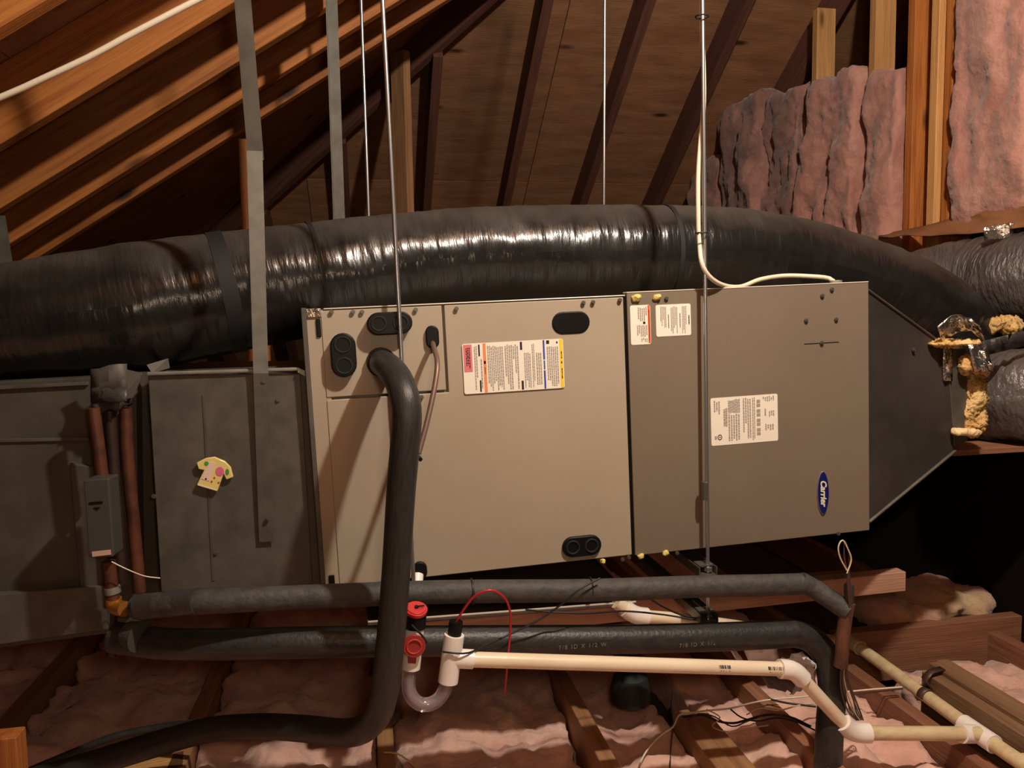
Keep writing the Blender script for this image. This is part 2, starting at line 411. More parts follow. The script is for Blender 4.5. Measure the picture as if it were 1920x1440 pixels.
MB().box((2.16, 3.5, .9), .02, 3.0, 2.0).build('backing_board', NEARBLK, wallr)

# posts under the hip and rafters
def post(px, base, top, w_, h_, ang, label, m_=RAFT):
    t = board('roof_post', base, top, w_, h_, m_, None, up=(math.cos(ang), math.sin(ang), 0))
    tag(t, label, 'post', 'posts propping the roof')
p = W(750, 108, y=3.5)
post(0, (p.x, p.y, 0), (p.x, p.y, p.z+.02), .038, .089, math.radians(128), 'short grey-brown post with a bright edge, propping the hip behind the left rods', JOIST)
p = W(468, 268, y=2.92)
post(0, (p.x, p.y, 0), (p.x, p.y, p.z+.01), .075, .038, math.radians(90), 'orange-lit post seen beside the flat strap, above and below the black duct')

# ================================================================ AIR HANDLER
YF = 1.60
TT = math.radians(1.75); E1 = Vector((math.cos(TT), 0, math.sin(TT))); E2 = Vector((-math.sin(TT), 0, math.cos(TT))); EY = Vector((0, 1, 0))
O0 = W(572, 581, y=YF)
def uv_(px, py, out=0):
    p = W(px, py, y=YF-out)-O0; return p.dot(E1), p.dot(E2)
def FP(u, v, out=0): return O0+E1*u+E2*v-EY*out
UW = uv_(1626, 760)[0]; VH = -.578
AX = (E1, EY, E2)
ah = thing('air_handler', FP(UW/2, VH, -.26), 'long taupe steel air handler hung on threaded rods, lying on its side', 'air handler')
def fbox(name, u0, u1, v0, v1, out, back, m_, parent=ah, bevel=.002, label=None):
    """box on the face: sticks out by 'out', reaches 'back' behind the face plane"""
    c = FP((u0+u1)/2, (v0+v1)/2, (out-back)/2)
    return MB().box(c, u1-u0, out+back, v1-v0, AX).build(name, m_, parent, bevel=bevel, smooth=True, label=label)
def fpoly(name, pts, out, back, m_, parent=ah, bevel=.002, label=None):
    return MB().prism([FP(u, v, out) for u, v in pts], EY*(out+back)).build(name, m_, parent, bevel=bevel, smooth=True, label=label)
fbox('cabinet', .002, UW, VH, 0, -.006, .52, PAINT2, bevel=.003)
u613 = uv_(615, 840)[0]; u834 = uv_(835, 660)[0]; u1174 = uv_(1179, 800)[0]
v742 = uv_(740, 739)[1]
fbox('corner_post', .0, .040, VH+.002, -.002, .002, .03, PAINT)
fbox('side_flange', -.008, .002, VH, 0.004, .008, .06, GALV, label='thin bright galvanized edge flange')
# coil access panels
fbox('access_panel', u613+.004, u834-.003, v742+.002, -.003, .004, .016, PAINT, label='small upper access panel with pipe grommets')
fpoly('access_panel', [(u613+.004, VH+.003), (u1174-.004, VH+.003), (u1174-.004, -.003), (u834+.002, -.003), (u834+.002, v742-.003), (u613+.004, v742-.003)],
      .004, .016, PAINT, label='large L-shaped access panel')
fbox('blower_panel', u1174+.003, UW+.001, VH+.001, .006, .006, .016, PAINT2, label='darker right-hand blower panel')
fbox('panel_seam', .0405, u613+.0035, VH+.001, -.001, .001, .006, PLUG)
fbox('panel_seam', u1174-.004, u1174+.0025, VH+.001, -.001, .0005, .006, PLUG)
fbox('top_lip', .036, u1174, -.0015, .0015, .006, .02, EDGE)
fbox('top_lip', u1174+.003, UW+.001, .005, .0075, .007, .02, EDGE)
# black clips
a = uv_(592, 598); b = uv_(603, 632); fbox('latch', a[0], b[0], b[1], a[1], .006, .002, PLUG)
a = uv_(585, 584); fbox('tape_scrap', a[0]-.012, a[0]+.018, a[1]-.012, a[1]+.006, .007, .01, FOIL, label='crumpled silver tape on the corner')
a = uv_(616, 1078); fbox('latch', a[0], a[0]+.012, a[1]-.03, a[1], .006, .002, PLUG)
def stadium(c, L_, r, vert, n=10):
    pts = []
    for i in range(n+1):
        t = -math.pi/2+math.pi*i/n; pts.append((L_/2-r+r*math.cos(t), r*math.sin(t)))
    for i in range(n+1):
        t = math.pi/2+math.pi*i/n; pts.append((-(L_/2-r)+r*math.cos(t), r*math.sin(t)))
    if vert: pts = [(-q, p) for p, q in pts]
    return [(c[0]+p, c[1]+q) for p, q in pts]
def plug(px, py, Lp, rp, vert, out, rings=2, tilt=0, name='knockout_plug'):
    c = uv_(px, py, out); s = YF/1440.*1.02
    o = fpoly(name, stadium(c, Lp*s, rp*s, vert), out, 0, PLUG, bevel=.003)
    for k in range(rings):
        d = (k-.5)*Lp*s*.48 if rings == 2 else 0
        cc = FP(c[0]+(0 if vert else d), c[1]+(d if vert else 0), out)
        mb = MB(); ring = [cc+E1*(math.cos(t/20*6.2832)*rp*s*.62)+E2*(math.sin(t/20*6.2832)*rp*s*.62) for t in range(21)]
        mb.tube(ring, .0022, 6, cap=False); r = mb.build('ring', BAND, o, smooth=True)
    return o
plug(644, 666, 78, 22, True, .028); plug(731, 606, 80, 20, False, .034); plug(811, 632, 42, 12, True, .014, rings=0)
plug(1071, 605, 74, 21, False, .007, rings=0); plug(1092, 1025, 78, 20, False, .012)
plug(788, 1071, 34, 13, True, .012, rings=0)
# screws: one mesh, copies
mb = MB(); disc(mb, (0, 0, 0), (0, -1, 0), .0048, .0030, 8); disc(mb, (0, -.002, 0), (0, -1, 0), .0032, .0028, 6)
scr = None
def screw(px, py, out=.006, parent=ah, mesh=[None], y=None, m_=None):
    if mesh[0] is None:
        o = mb.build('screw', IRON, parent, smooth=True); mesh[0] = o.data; o.location = Vector()
    else:
        o = bpy.data.objects.new('screw', mesh[0]); link(o, parent)
    p = FP(*uv_(px, py), out) if y is None else W(px, py, y=y)
    o.location = p-wloc(parent); return o
for q in ((622, 585), (662, 585), (679, 585), (779, 581), (790, 744), (855, 579), (1092, 568), (1110, 567), (1160, 563), (1247, 560), (1165, 1047), (1267, 1035),
          (1508, 601), (1564, 599), (1538, 555), (1537, 643), (1556, 543), (1568, 999), (1177, 1043)):
    screw(*q, out=.009)
a = uv_(1505, 645); b = uv_(1570, 642); fbox('cover_slit', a[0], b[0], a[1]-.0008, a[1]+.0008, .0066, 0, PLUG, bevel=0)
for q, s_ in (((1190, 560), .010), ((1229, 558), .008), ((1128, 1050), .006), ((1198, 1041), .007), ((1245, 1034), .007)):
    c = FP(*uv_(*q), .008); lump('foam_blob', c-Vector((s_, .006, s_*.8)), c+Vector((s_, .004, s_*.8)), FOAMY, ah, res=.004, amp=.004, freq=90, pw=3)
# printed labels -------------------------------------------------------------
def flat(mbx, u0, u1, v0, v1, out, mi=0):
    mbx.add([FP(u0, v0, out), FP(u1, v0, out), FP(u1, v1, out), FP(u0, v1, out)], [(0, 1, 2, 3)], mi=mi)
def label_obj(px0, py0, px1, py1, name, deco, label, bl=None):
    """corner pixels (top-left, bottom-right) on the face"""
    a = uv_(px0, py0, .0065); b = uv_(px1, py1, .0065)
    u0, u1, v1, v0 = a[0], b[0], a[1], b[1]; r = .004
    pts = []
    for (cx, cy, t0) in ((u1-r, v1-r, 0), (u0+r, v1-r, 90), (u0+r, v0+r, 180), (u1-r, v0+r, 270)):
        for k in range(4):
            t = math.radians(t0+30*k); pts.append((cx+r*math.cos(t), cy+r*math.sin(t)))
    o = fpoly(name, pts, .0068, -.006, LABEL, bevel=0, label=label)
    mbx = MB(); mats = [LTXT, LDK, LRED, LORG, LYEL, LBLU, LREDO, LRTX]
    def q(x0, x1, y0, y1, mi, lift=.0072):       # fractions, y down from top
        flat(mbx, u0+(u1-u0)*x0, u0+(u1-u0)*x1, v1-(v1-v0)*y1, v1-(v1-v0)*y0, lift, mi)
    deco(q); mbx.build('print', mats, o)
    return o
def lines(q, x0, x1, y0, y1, n, mi=0, ragged=.4, fill=.62):
    """columns of sideways print: each text line runs down the label"""
    wd = (x1-x0)/n
    for i in range(n):
        yy = y0+(random.random()*.04); end = y1-(random.random()*ragged*(y1-y0) if random.random() < .5 else 0)
        while yy < end:
            l = random.uniform(.02, .07); q(x0+i*wd+wd*.18, x0+i*wd+wd*(.18+fill), yy, min(end, yy+l), mi); yy += l+.012
def deco1(q):
    q(.01, .092, .02, .56, 2); lines(q, .03, .075, .08, .5, 3, 7, .2)
    lines(q, .11, .145, .05, .96, 2); q(.155, .17, .03, .26, 1); q(.155, .17, .74, .97, 1); lines(q, .17, .19, .3, .9, 1)
    q(.20, .228, .01, .99, 3); q(.205, .222, .36, .42, 1); lines(q, .208, .22, .46, .62, 1, 1, 0)
    lines(q, .24, .40, .06, .96, 9); lines(q, .41, .55, .06, .96, 7, 0, .7)
    q(.567, .588, .02, .18, 1); q(.567, .588, .80, .98, 1)
    lines(q, .60, .67, .24, .95, 4); lines(q, .68, .71, .05, .95, 2, 0, .3); lines(q, .72, .78, .24, .9, 3, 0, .6)
    q(.795, .812, .01, .40, 5); q(.795, .812, .62, .99, 5); q(.797, .81, .42, .6, 5)
    q(.83, .86, .02, .09, 1); q(.93, .945, .05, .09, 1); lines(q, .83, .95, .14, .95, 6, 0, .6)
    q(.962, .993, .01, .99, 4); lines(q, .972, .984, .22, .40, 1, 1, 0, .8); q(.972, .984, .46, .50, 1); lines(q, .972, .984, .58, .82, 1, 1, 0, .8)
label_obj(866, 645, 1059, 727, 'warning_label', deco1, 'long white warning label with red, orange, blue and yellow bands')
def deco2(q):
    lines(q, .36, .84, .05, .40, 5); lines(q, .3, .84, .5, .8, 6, 0, .4); q(.62, .74, .42, .48, 1); lines(q, .5, .84, .82, .94, 4)
    q(.87, .98, .01, .97, 6); lines(q, .90, .95, .12, .9, 1, 1, 0, .5)
label_obj(1181, 573, 1221, 645, 'warning_label', deco2, 'upright white label with an orange-red edge')
def deco3(q):
    lines(q, .12, .3, .05, .72, 5); lines(q, .34, .38, .28, .74, 1, 1, .1, .5); lines(q, .42, .62, .06, .92, 5)
    lines(q, .67, .71, .26, .76, 1, 1, .1, .5); lines(q, .74, .88, .06, .93, 4); lines(q, .92, .97, .34, .66, 1, 1, 0)
label_obj(1229, 572, 1296, 628, 'instruction_label', deco3, 'square white label of three grey text blocks')
def deco4(q):
    lines(q, .04, .14, .05, .34, 3); lines(q, .18, .24, .22, .62, 2, 0, .1, .9); lines(q, .25, .43, .04, .34, 8, 0, .05, .85); lines(q, .25, .43, .36, .92, 5)
    lines(q, .47, .6, .04, .9, 4, 0, .5); lines(q, .61, .66, .04, .95, 2)
    for k in range(4):
        q(.68, .735, .1+k*.2, .17+k*.2, 0); q(.68, .735, .185+k*.2, .25+k*.2, 0)
    lines(q, .77, .95, .03, .15, 6); q(.80, .82, .3, .45, 0); lines(q, .86, .95, .32, .5, 3)
    lines(q, .80, .94, .62, .76, 4, 0, .3)
    for k in range(14):
        t = k/14*6.283; q(.125+.028*math.cos(t)-.006, .125+.028*math.cos(t)+.006, .83+.05*math.sin(t)-.01, .83+.05*math.sin(t)+.01, 1)
    q(.118, .132, .815, .845, 1); q(.05, .08, .80, .87, 0)
label_obj(1332, 747, 1459, 826, 'rating_label', deco4, 'white rating plate label of small grey tables')
# badge: blue oval with cream lettering reading downwards
c = uv_(1543, 924, .008); bd = []
for k in range(40):
    t = k/40*6.2832; bd.append((c[0]+.0148*math.cos(t), c[1]+.0515*math.sin(t)*(1-.04*abs(math.cos(t)))))
badge = fpoly('badge', bd, .0095, -.006, RIM, bevel=.0008, label='upright blue oval maker badge')
fpoly('badge_face', [((u-c[0])*.93+c[0], (v-c[1])*.965+c[1]) for u, v in bd], .0102, -.006, BADGE, parent=badge, bevel=.0004)
def text(name, s, origin, xdir, ydir, size, m_, parent, shear=0, offset=0, th=.0004, spacing=1.0):
    cu = bpy.data.curves.new(name, 'FONT'); cu.body = s; cu.size = size; cu.shear = shear; cu.offset = offset; cu.space_character = spacing
    cu.align_x = 'CENTER'; cu.align_y = 'CENTER'; cu.extrude = th
    o = bpy.data.objects.new(name, cu); COL.objects.link(o); dg = bpy.context.evaluated_depsgraph_get()
    me = bpy.data.meshes.new_from_object(o.evaluated_get(dg)); bpy.data.objects.remove(o)
    me.materials.clear(); me.materials.append(m_)
    o = bpy.data.objects.new(name, me); link(o, parent)
    x = Vector(xdir).normalized(); y = Vector(ydir).normalized(); z = x.cross(y)
    M3 = Matrix((x, y, z)).transposed().to_4x4(); M3.translation = Vector(origin)-(wloc(parent) if parent else Vector())
    o.matrix_local = M3; return o
text('lettering', 'Carrier', FP(c[0]-.0005, c[1], .0107), -E2, E1, .0205, CREAM, badge, shear=.25, offset=.0006, spacing=.98)
# ================================================================ PLENUM + LEFT DUCT
pl = thing('sheet_metal_plenum', W(430, 1105, y=1.88), 'square galvanized sheet metal plenum holding the small shirt magnet', 'duct plenum')
tl, tr, br, bl = W(277, 703, y=1.62), W(583, 700, y=1.62), W(587, 1103, y=1.62), W(302, 1110, y=1.62)
D = Vector((0, .50, 0))
MB().hexa([bl, br, tr, tl, bl+D, br+D, tr+D, tl+D]).build('duct_body', GALV, pl, bevel=.002, smooth=True)
# standing seams, cross-break crease, rim and corner tab
MB().tube(spline([W(277, 701, y=1.615), W(560, 692, y=1.615)], .05), .004, 8).build('top_rim', STRAP, pl, smooth=True)
MB().prism([W(562, 700, y=1.612), W(588, 712, y=1.612), W(607, 1106, y=1.612), W(586, 1103, y=1.612)], Vector((0, .03, 0))).build('joint_collar', GALVD, pl, bevel=.002)
MB().prism([W(560, 690, y=1.607), W(582, 700, y=1.607), W(580, 710, y=1.607), W(558, 698, y=1.607)], Vector((0, .01, 0))).build('drive_cleat', STRAP, pl)
MB().prism([W(275, 684, y=1.64), W(315, 672, y=1.66), W(318, 690, y=1.66), W(285, 700, y=1.64)], Vector((0, .003, 0))).build('bent_tab', GALVD, pl)
for a_, b_ in (((381, 740), (400, 1090)), ):
    MB().prism([W(a_[0]-3, a_[1], y=1.6185), W(a_[0]+3, a_[1], y=1.6185), W(b_[0]+3, b_[1], y=1.6185), W(b_[0]-3, b_[1], y=1.6185)], Vector((0, .004, 0))).build('seam_crease', GALVD, pl, bevel=.001)
for q in ((521, 750), (288, 931), (404, 1037), (582, 750)): screw(*q, parent=pl, y=1.618)
MB().prism([W(240, 700, y=1.70), W(282, 700, y=1.70), W(300, 1110, y=1.70), W(262, 1112, y=1.70)], Vector((0, .4, 0))).build('connecting_collar', GALVD, pl)
du = thing('sheet_metal_duct', W(60, 1190, y=1.9), 'large dull sheet metal duct running out of the left edge of the frame', 'duct')
a1, b1, c1, d1 = W(-420, 735, y=1.66), W(255, 704, y=1.66), W(262, 1180, y=1.66), W(-420, 1270, y=1.66)
D = Vector((0, .46, 0))
MB().hexa([d1, c1, b1, a1, d1+D, c1+D, b1+D, a1+D]).build('duct_body', GALVD, du, bevel=.002, smooth=True)
MB().prism([W(-420, 833, y=1.655), W(166, 820, y=1.655), W(166, 826, y=1.655), W(-420, 839, y=1.655)], Vector((0, .006, 0))).build('seam', GALV, du, bevel=.001)
MB().prism([W(-420, 745, y=1.652), W(165, 716, y=1.652), W(165, 722, y=1.652), W(-420, 752, y=1.652)], Vector((0, .006, 0))).build('seam', GALV, du, bevel=.001)
MB().prism([W(130, 868, y=1.648), W(196, 880, y=1.648), W(205, 1098, y=1.648), W(150, 1103, y=1.648)], Vector((0, .014, 0))).build('access_cover', GALVD, du, bevel=.002)
MB().prism([W(-420, 1150, y=1.640), W(196, 1098, y=1.640), W(202, 1180, y=1.640), W(-420, 1268, y=1.640)], Vector((0, .02, 0))).build('lower_panel', OLDW if False else GALV, du, bevel=.002)
# sheet-metal flap and black sealant around the refrigerant lines
fl = thing('sheet_metal_flap', W(215, 720, y=1.6), 'crumpled metal flap smeared with black sealant above the copper lines', 'flashing')
g = [[W(170+k*17, 692-k*3+r_*30+(2*math.sin(k*2+r_)), y=1.60+.01*math.sin(k*1.7+r_*2)) for k in range(5)] for r_ in range(3)]
sheet('flap', g, .0015, GALVD, fl)
g = [[W(172+k*22, 728+r_*14-(k % 2)*4, y=1.59+.012*math.sin(k+r_)) for k in range(4)] for r_ in range(3)]
sheet('tape_flap', g, .002, MASTIC, fl)
MB().prism([W(225, 690, y=1.615), W(268, 700, y=1.615), W(250, 745, y=1.60), W(222, 752, y=1.60)], Vector((0, .003, 0))).build('flap', GALVD, fl)
lump('sealant', W(172, 770, y=1.60), W(250, 738, y=1.64), MASTIC, fl, res=.008, amp=.012, freq=40, pw=3)
# copper refrigerant manifold pipes
cps = (('copper pipe at the left with a silver joint, entering the grey box', [(175, 765), (184, 830), (192, 895)], 1.585, .0115, COPPER),
       ('dark copper pipe in the middle, half hidden behind the grey box', [(205, 770), (212, 860), (222, 1000), (228, 1095)], 1.62, .0115, COPPERD),
       ('bright copper pipe at the right of the three, beside the plenum edge', [(236, 765), (240, 870), (252, 1000), (262, 1110)], 1.625, .0125, COPPER))
for lab, pts, y_, r_, m_ in cps:
    t = tube('copper_pipe', [W(*p_, y=y_) for p_ in pts], r_, m_, seg=14); tag(t, lab, 'pipe', 'copper lines left of the plenum')
t = thing('copper_elbow', W(215, 1130, y=1.585), 'short copper pipe and brass elbow below the grey box', 'pipe fitting')
tube('pipe', [W(204, 1052, y=1.59), W(213, 1130, y=1.59)], .0125, COPPER, t)
tube('joint', [W(210, 1100, y=1.59), W(212, 1112, y=1.59)], .015, STRAP, t)
tube('elbow', [W(213, 1122, y=1.59), W(216, 1138, y=1.59), W(234, 1142, y=1.57)], .015, mat('brass', (190, 130, 60), .4, metal=.7), t)
tube('stub', [W(214, 1140, y=1.60), W(210, 1230, y=1.61)], .007, COPPERD, t)
sb = thing('grey_control_box', W(195, 1048, y=1.56), 'narrow grey metal control box with a small pinkish name plate', 'control box')
q_ = [W(168, 1045, y=1.53), W(214, 1043, y=1.53), W(204, 897, y=1.53), W(158, 900, y=1.53)]
MB().hexa(q_+[v+Vector((.004, .045, 0)) for v in q_]).build('box', BOXG, sb, bevel=.003, smooth=True)
MB().hexa([v-Vector((0, .004, 0)) for v in q_]+[v for v in q_]).build('cover', BOXG, sb, bevel=.002, smooth=True)
MB().prism([W(173, 1044, y=1.524), W(208, 1040, y=1.524), W(207, 1031, y=1.524), W(172, 1035, y=1.524)], Vector((0, .003, 0))).build('name_plate', mat('pinkish_plate', (196, 160, 146), .4), sb, label='small pinkish name plate')
MB().prism([W(167, 942, y=1.5245), W(192, 940, y=1.5245), W(192, 944, y=1.5245), W(167, 946, y=1.5245)], Vector((0, .002, 0))).prism([W(175, 952, y=1.5245), W(188, 951, y=1.5245), W(182, 957, y=1.5245)], Vector((0, .002, 0))).build('print', PLUG, sb)
t = tube('thin_wire', [W(209, 1053, y=1.55), W(235, 1066, y=1.56), W(270, 1080, y=1.585), W(300, 1084, y=1.60)], .0012, CABLE, step=.01)
tag(t, 'thin pale wire straying from the grey box towards the plenum', 'wire')
# shirt magnet
mg = thing('shirt_magnet', W(400, 890, y=1.612), 'small yellow T-shirt shaped magnet printed with pink and green marks', 'magnet')
sh = [(368, 868), (386, 859), (402, 857), (421, 865), (432, 876), (437, 895), (424, 900), (419, 889), (407, 922), (368, 910), (382, 882), (372, 880)]
MB().prism([W(a, b, y=1.608) for a, b in sh], Vector((0, .008, 0))).build('shirt', MAGN, mg, bevel=.002, smooth=True)
def spot(pts, m_, nm='print', y_=1.6072): MB().prism([W(a, b, y=y_) for a, b in pts], Vector((0, .001, 0))).build(nm, m_, mg)
def circ(cx, cy, rx, ry, n=10): return [(cx+rx*math.cos(6.283*k/n), cy+ry*math.sin(6.283*k/n)) for k in range(n)]
spot(circ(412, 884, 8, 9), MPINK); spot(circ(387, 869, 4, 4), MGRN); spot(circ(426, 885, 3.5, 6), MGRN)
spot([(393, 866), (403, 868), (392, 902), (378, 898)], MWHT)
for a, b in ((386, 898), (397, 903), (402, 896), (410, 905)): spot(circ(a, b, 2, 2, 6), MRED)
spot([(372, 908), (404, 918), (405, 920), (371, 910)], mat('magnet_edge', (226, 214, 196), .3))
# ================================================================ RIGHT TRANSITION
tp = thing('transition_plenum', W(1700, 900, y=1.85), 'black tapering plenum narrowing from the air handler to the taped collar', 'duct plenum')
a0 = FP(UW+.002, -.012, -.0); a1 = FP(UW+.002, VH+.02, -.0)
q_ = [a1, W(1790, 845, y=1.66), W(1776, 652, y=1.66), a0]
q2 = [a1+EY*.5, W(1790, 845, y=1.66)+EY*.34, W(1776, 652, y=1.66)+EY*.34, a0+EY*.5]
MB().hexa(q_+q2).build('tapered_body', DARKB, tp, bevel=.003, smooth=True)
MB().tube([q_[0]+Vector((0, -.002, 0)), q_[1]+Vector((0, -.002, 0))], .004, 8).build('bottom_seam', GALV, tp, smooth=True)
MB().tube([q_[3]+Vector((0, -.002, 0)), q_[2]+Vector((0, -.002, 0))], .003, 8).build('top_seam', GALVD, tp, smooth=True)
for q in ((1646, 610), (1635, 765), (1714, 656)): screw(*q, parent=tp, y=1.625)
q_ = [W(1790, 838, y=1.655), W(1816, 826, y=1.66), W(1812, 652, y=1.66), W(1776, 656, y=1.655)]
MB().hexa(q_+[v+EY*.34 for v in q_]).build('collar', GALV, tp, bevel=.002, smooth=True, label='bare metal collar')
g = [[W(1768+k*6, 650+r_*16, y=1.648+.004*math.sin(k*3+r_*2)) for k in range(4)] for r_ in range(5)]
sheet('foil_tape', g, .001, FOIL, tp)
# torn insulation + foil
ti = thing('torn_duct_wrap', W(1800, 640, y=1.66), 'torn foil-faced yellow insulation peeling off the duct collar', 'insulation')
g = []
for r_ in range(6):
    g.append([W(1757+k*9+r_*2, 612-16*math.sin(k/9*3.14)-6*math.sin(k/9*3.1)+r_*6+4*noise.noise(Vector((k*.9, r_*.9, 1))), y=1.60+.02*noise.noise(Vector((k*.7, r_*.8, 5)))+r_*.004) for k in range(10)])
sheet('foil_facing', g, .0015, FOIL, ti)
lump('yellow_fibre', W(1757, 650, y=1.61), W(1822, 638, y=1.66), YEL, ti, res=.004, fine=.7, amp=.009, freq=34, pw=3)
lump('yellow_fibre', W(1816, 700, y=1.62), W(1840, 668, y=1.66), YEL, ti, res=.004, fine=.6, amp=.014, freq=30, seed=2, pw=3)
lump('yellow_fibre', W(1816, 822, y=1.645), W(1829, 690, y=1.70), YEL, ti, res=.004, fine=.7, amp=.010, freq=26, seed=3, pw=3)
lump('pale_fibre', W(1798, 822, y=1.62), W(1824, 800, y=1.66), mat('pale_fibre', (226, 200, 150), .9, bump=1, bscale=60), ti, res=.006, amp=.008, freq=40, pw=3)
g = [[W(1815+k*7+r_*3, 645+r_*13+5*noise.noise(Vector((k, r_, 3))), y=1.61+.015*noise.noise(Vector((k*.9, r_, 8)))) for k in range(6)] for r_ in range(5)]
sheet('foil_facing', g, .0015, FOIL, ti)
# ================================================================ FLEX DUCTS
def pleat(seed, amp=.0028):
    def f(L_, a):
        n1 = noise.noise(Vector((L_*55, math.cos(a)*1.3+seed, math.sin(a)*1.3)))
        n2 = noise.noise(Vector((L_*14, math.cos(a)*2+seed, math.sin(a)*2)))
        n3 = noise.noise(Vector((L_*110, math.cos(a)*3+seed, math.sin(a)*3)))
        k = (.3+.6*max(0, noise.noise(Vector((L_*2.2+seed, 0, 3)))+.45))*(.35 if seed == 1 and L_ < .72 else 1)
        return amp*k*(n1*.9+n3*.45)+n2*amp*.9
    return f
bd_ = thing('flexible_duct', (.4, 1.93, 1.0), 'fat shiny black flexible duct arching over the whole air handler', 'duct')
ctrl = []
for px, top, bot, y_ in ((-180, 520, 775, 1.75), (0, 498, 714, 1.76), (250, 455, 700, 1.80), (480, 428, 652, 1.86), (800, 396, 592, 1.92), (1000, 385, 575, 1.94),
                        (1300, 385, 572, 1.95), (1450, 401, 577, 1.96), (1600, 441, 610, 1.97), (1740, 505, 665, 1.98), (1832, 605, 760, 2.03), (1850, 660, 810, 2.08)):
    ctrl.append((W(px, (top+bot)/2, y=y_), (W(px, top, y=y_)-W(px, bot, y=y_)).length/2*.985))
pts = spline([c_[0] for c_ in ctrl], .008)
cx_ = [c_[0].x for c_ in ctrl]
def rad_at(x):
    for i in range(len(cx_)-1):
        if cx_[i] <= x <= cx_[i+1]:
            t = (x-cx_[i])/(cx_[i+1]-cx_[i]); return ctrl[i][1]*(1-t)+ctrl[i+1][1]*t
    return ctrl[0][1] if x < cx_[0] else ctrl[-1][1]
rs = [rad_at(p_.x) for p_ in pts]
MB().tube(pts, rs, 64, wob=pleat(1)).build('vinyl_jacket', VINYL, bd_, smooth=True, autosm=180)
def band(px, wd, m_, tw=.35, extra=.002):
    i = min(range(len(pts)), key=lambda k: abs((lambda q: q)(pts[k].x-W(px, 500, y=1.85).x)))
    P = pts[i-1:i+2]; T = (P[2]-P[0]).normalized(); T = (T+Vector((0, -tw*0, 0))).normalized()
    MB().tube([pts[i]-T*wd/2, pts[i], pts[i]+T*wd/2], rs[i]+extra, 48, cap=False).build('band', m_, bd_, smooth=True)
band(425, .034, BAND); band(592, .010, BAND); band(1270, .012, BAND, extra=.0015)
for i0, lab in ((-1, None),):
    pass
d2 = thing('flexible_duct', W(1800, 560, y=2.2), 'grey-black flexible duct going right, beneath the kraft paper and pink batts', 'duct')
cc = [W(1640, 575, y=2.40), W(1730, 548, y=2.3), W(1830, 530, y=2.18), W(1930, 522, y=2.0), W(2100, 500, y=1.8)]
pt2 = spline(cc, .008)
MB().tube(pt2, .142, 56, wob=pleat(5, .006)).build('vinyl_jacket', FOAMG if False else mat('dusty_vinyl', (74, 68, 66), .34, spec=.6, var=(92, 86, 82), nscale=5, uv=True, bump=1, bscale=9, bstretch=(14, 3, 1)), d2, smooth=True, autosm=180)
g = [[W(1845+k*12, 424+r_*9-k*1.5+4*noise.noise(Vector((k*1.1, r_, 2))), y=2.02+.03*noise.noise(Vector((k*.9, r_*.9, 6)))) for k in range(10)] for r_ in range(4)]
t = sheet('foil_scrap', g, .001, FOIL, None); tag(t, 'crinkled foil strip glinting above the grey flexible duct', 'foil')
d3 = thing('flexible_duct', W(1900, 740, y=1.85), 'wrinkled black duct elbow behind the torn foil wrap at the right edge', 'duct')
cc = [W(1838, 742, y=2.05), W(1870, 742, y=1.88), W(1940, 743, y=1.77), W(2020, 745, y=1.76), W(2150, 740, y=1.85)]
MB().tube(spline(cc, .008), .128, 56, wob=pleat(9, .010)).build('vinyl_jacket', bpy.data.materials['dusty_vinyl'], d3, smooth=True, autosm=180)
g = [[W(1842+k*8, 640+r_*14-k*2+5*noise.noise(Vector((k, r_, 12))), y=1.71+.02*noise.noise(Vector((k*.9, r_, 15)))+r_*.006) for k in range(12)] for r_ in range(3)]
sheet('jacket_cuff', g, .002, MASTIC, d3)
t = lump('yellow_insulation_tuft', W(1862, 628, y=1.86), W(1905, 596, y=1.9), YEL, None, res=.005, fine=.5, amp=.018, freq=26, seed=4, pw=2.6); tag(t, 'yellow fibreglass tuft poking out between the two right-hand ducts', 'insulation')
# ledge board below, and the dark panel added on the wall
a_ = W(1786, 848, y=1.72)
t = board('ledge_board', (1.43, 1.80, a_.z-.008), (1.99, 1.80, a_.z-.008), .11, .016, REDW); tag(t, 'narrow reddish ledge board carrying the black duct elbow', 'board')
MB().box((1.985, 2.75, .31), .01, 2.5, .70).build('wall_shade_panel', NEARBLK, wallr)  # added near-black panel, stands in for the shade on the lower wall
# ================================================================ RODS, STRAPS
def rod(a, b, lab, coarse=False, r=.0047):
    t = thing('threaded_rod', b, lab, 'rod', 'threaded hanger rods')
    L_ = (b-a).length; n = int(L_/(.0011 if not coarse else .0018))
    MB().tube([a.lerp(b, i/n) for i in range(n+1)], lambda L2, i: r*(1 if i % 2 else .86), 8).build('rod', ROD, t, smooth=True, autosm=80)
    return t
def hexnut(c, h, r, parent, m_=ROD, name='nut', n=6):
    mb_ = MB(); mb_.tube([Vector(c)-Vector((0, 0, h/2)), Vector(c)+Vector((0, 0, h/2))], r, n); return mb_.build(name, m_, parent, bevel=.001)
def ext(a, b, ya, yb, k):
    A = W(*a, y=ya); B = W(*b, y=yb); return A+(A-B)*k, B
A, B = ext((717, 0), (776, 1100), 1.555, 1.565, .55)
r1 = rod(A, B, 'bright threaded rod passing in front of the black duct and hanging beside the thick hose')
A, B = ext((1317, 0), (1328, 1160), 1.565, 1.565, .50)
r2 = rod(A, B, 'threaded rod with a coupling nut in front of the right-hand panel')
hexnut(W(1321, 920, y=1.565), .040, .0078, r2, IRON, 'coupling_nut'); hexnut(W(1328, 1066, y=1.565), .010, .010, r2, ROD)
A, B = ext((677, 0), (692, 425), 2.22, 2.22, .8)
rod(A, B, 'thin threaded rod dropping behind the black duct, left of centre', True)
A, B = ext((1134, 0), (1132, 405), 2.22, 2.22, .6)
rod(A, B, 'thin threaded rod dropping behind the middle of the black duct', True)
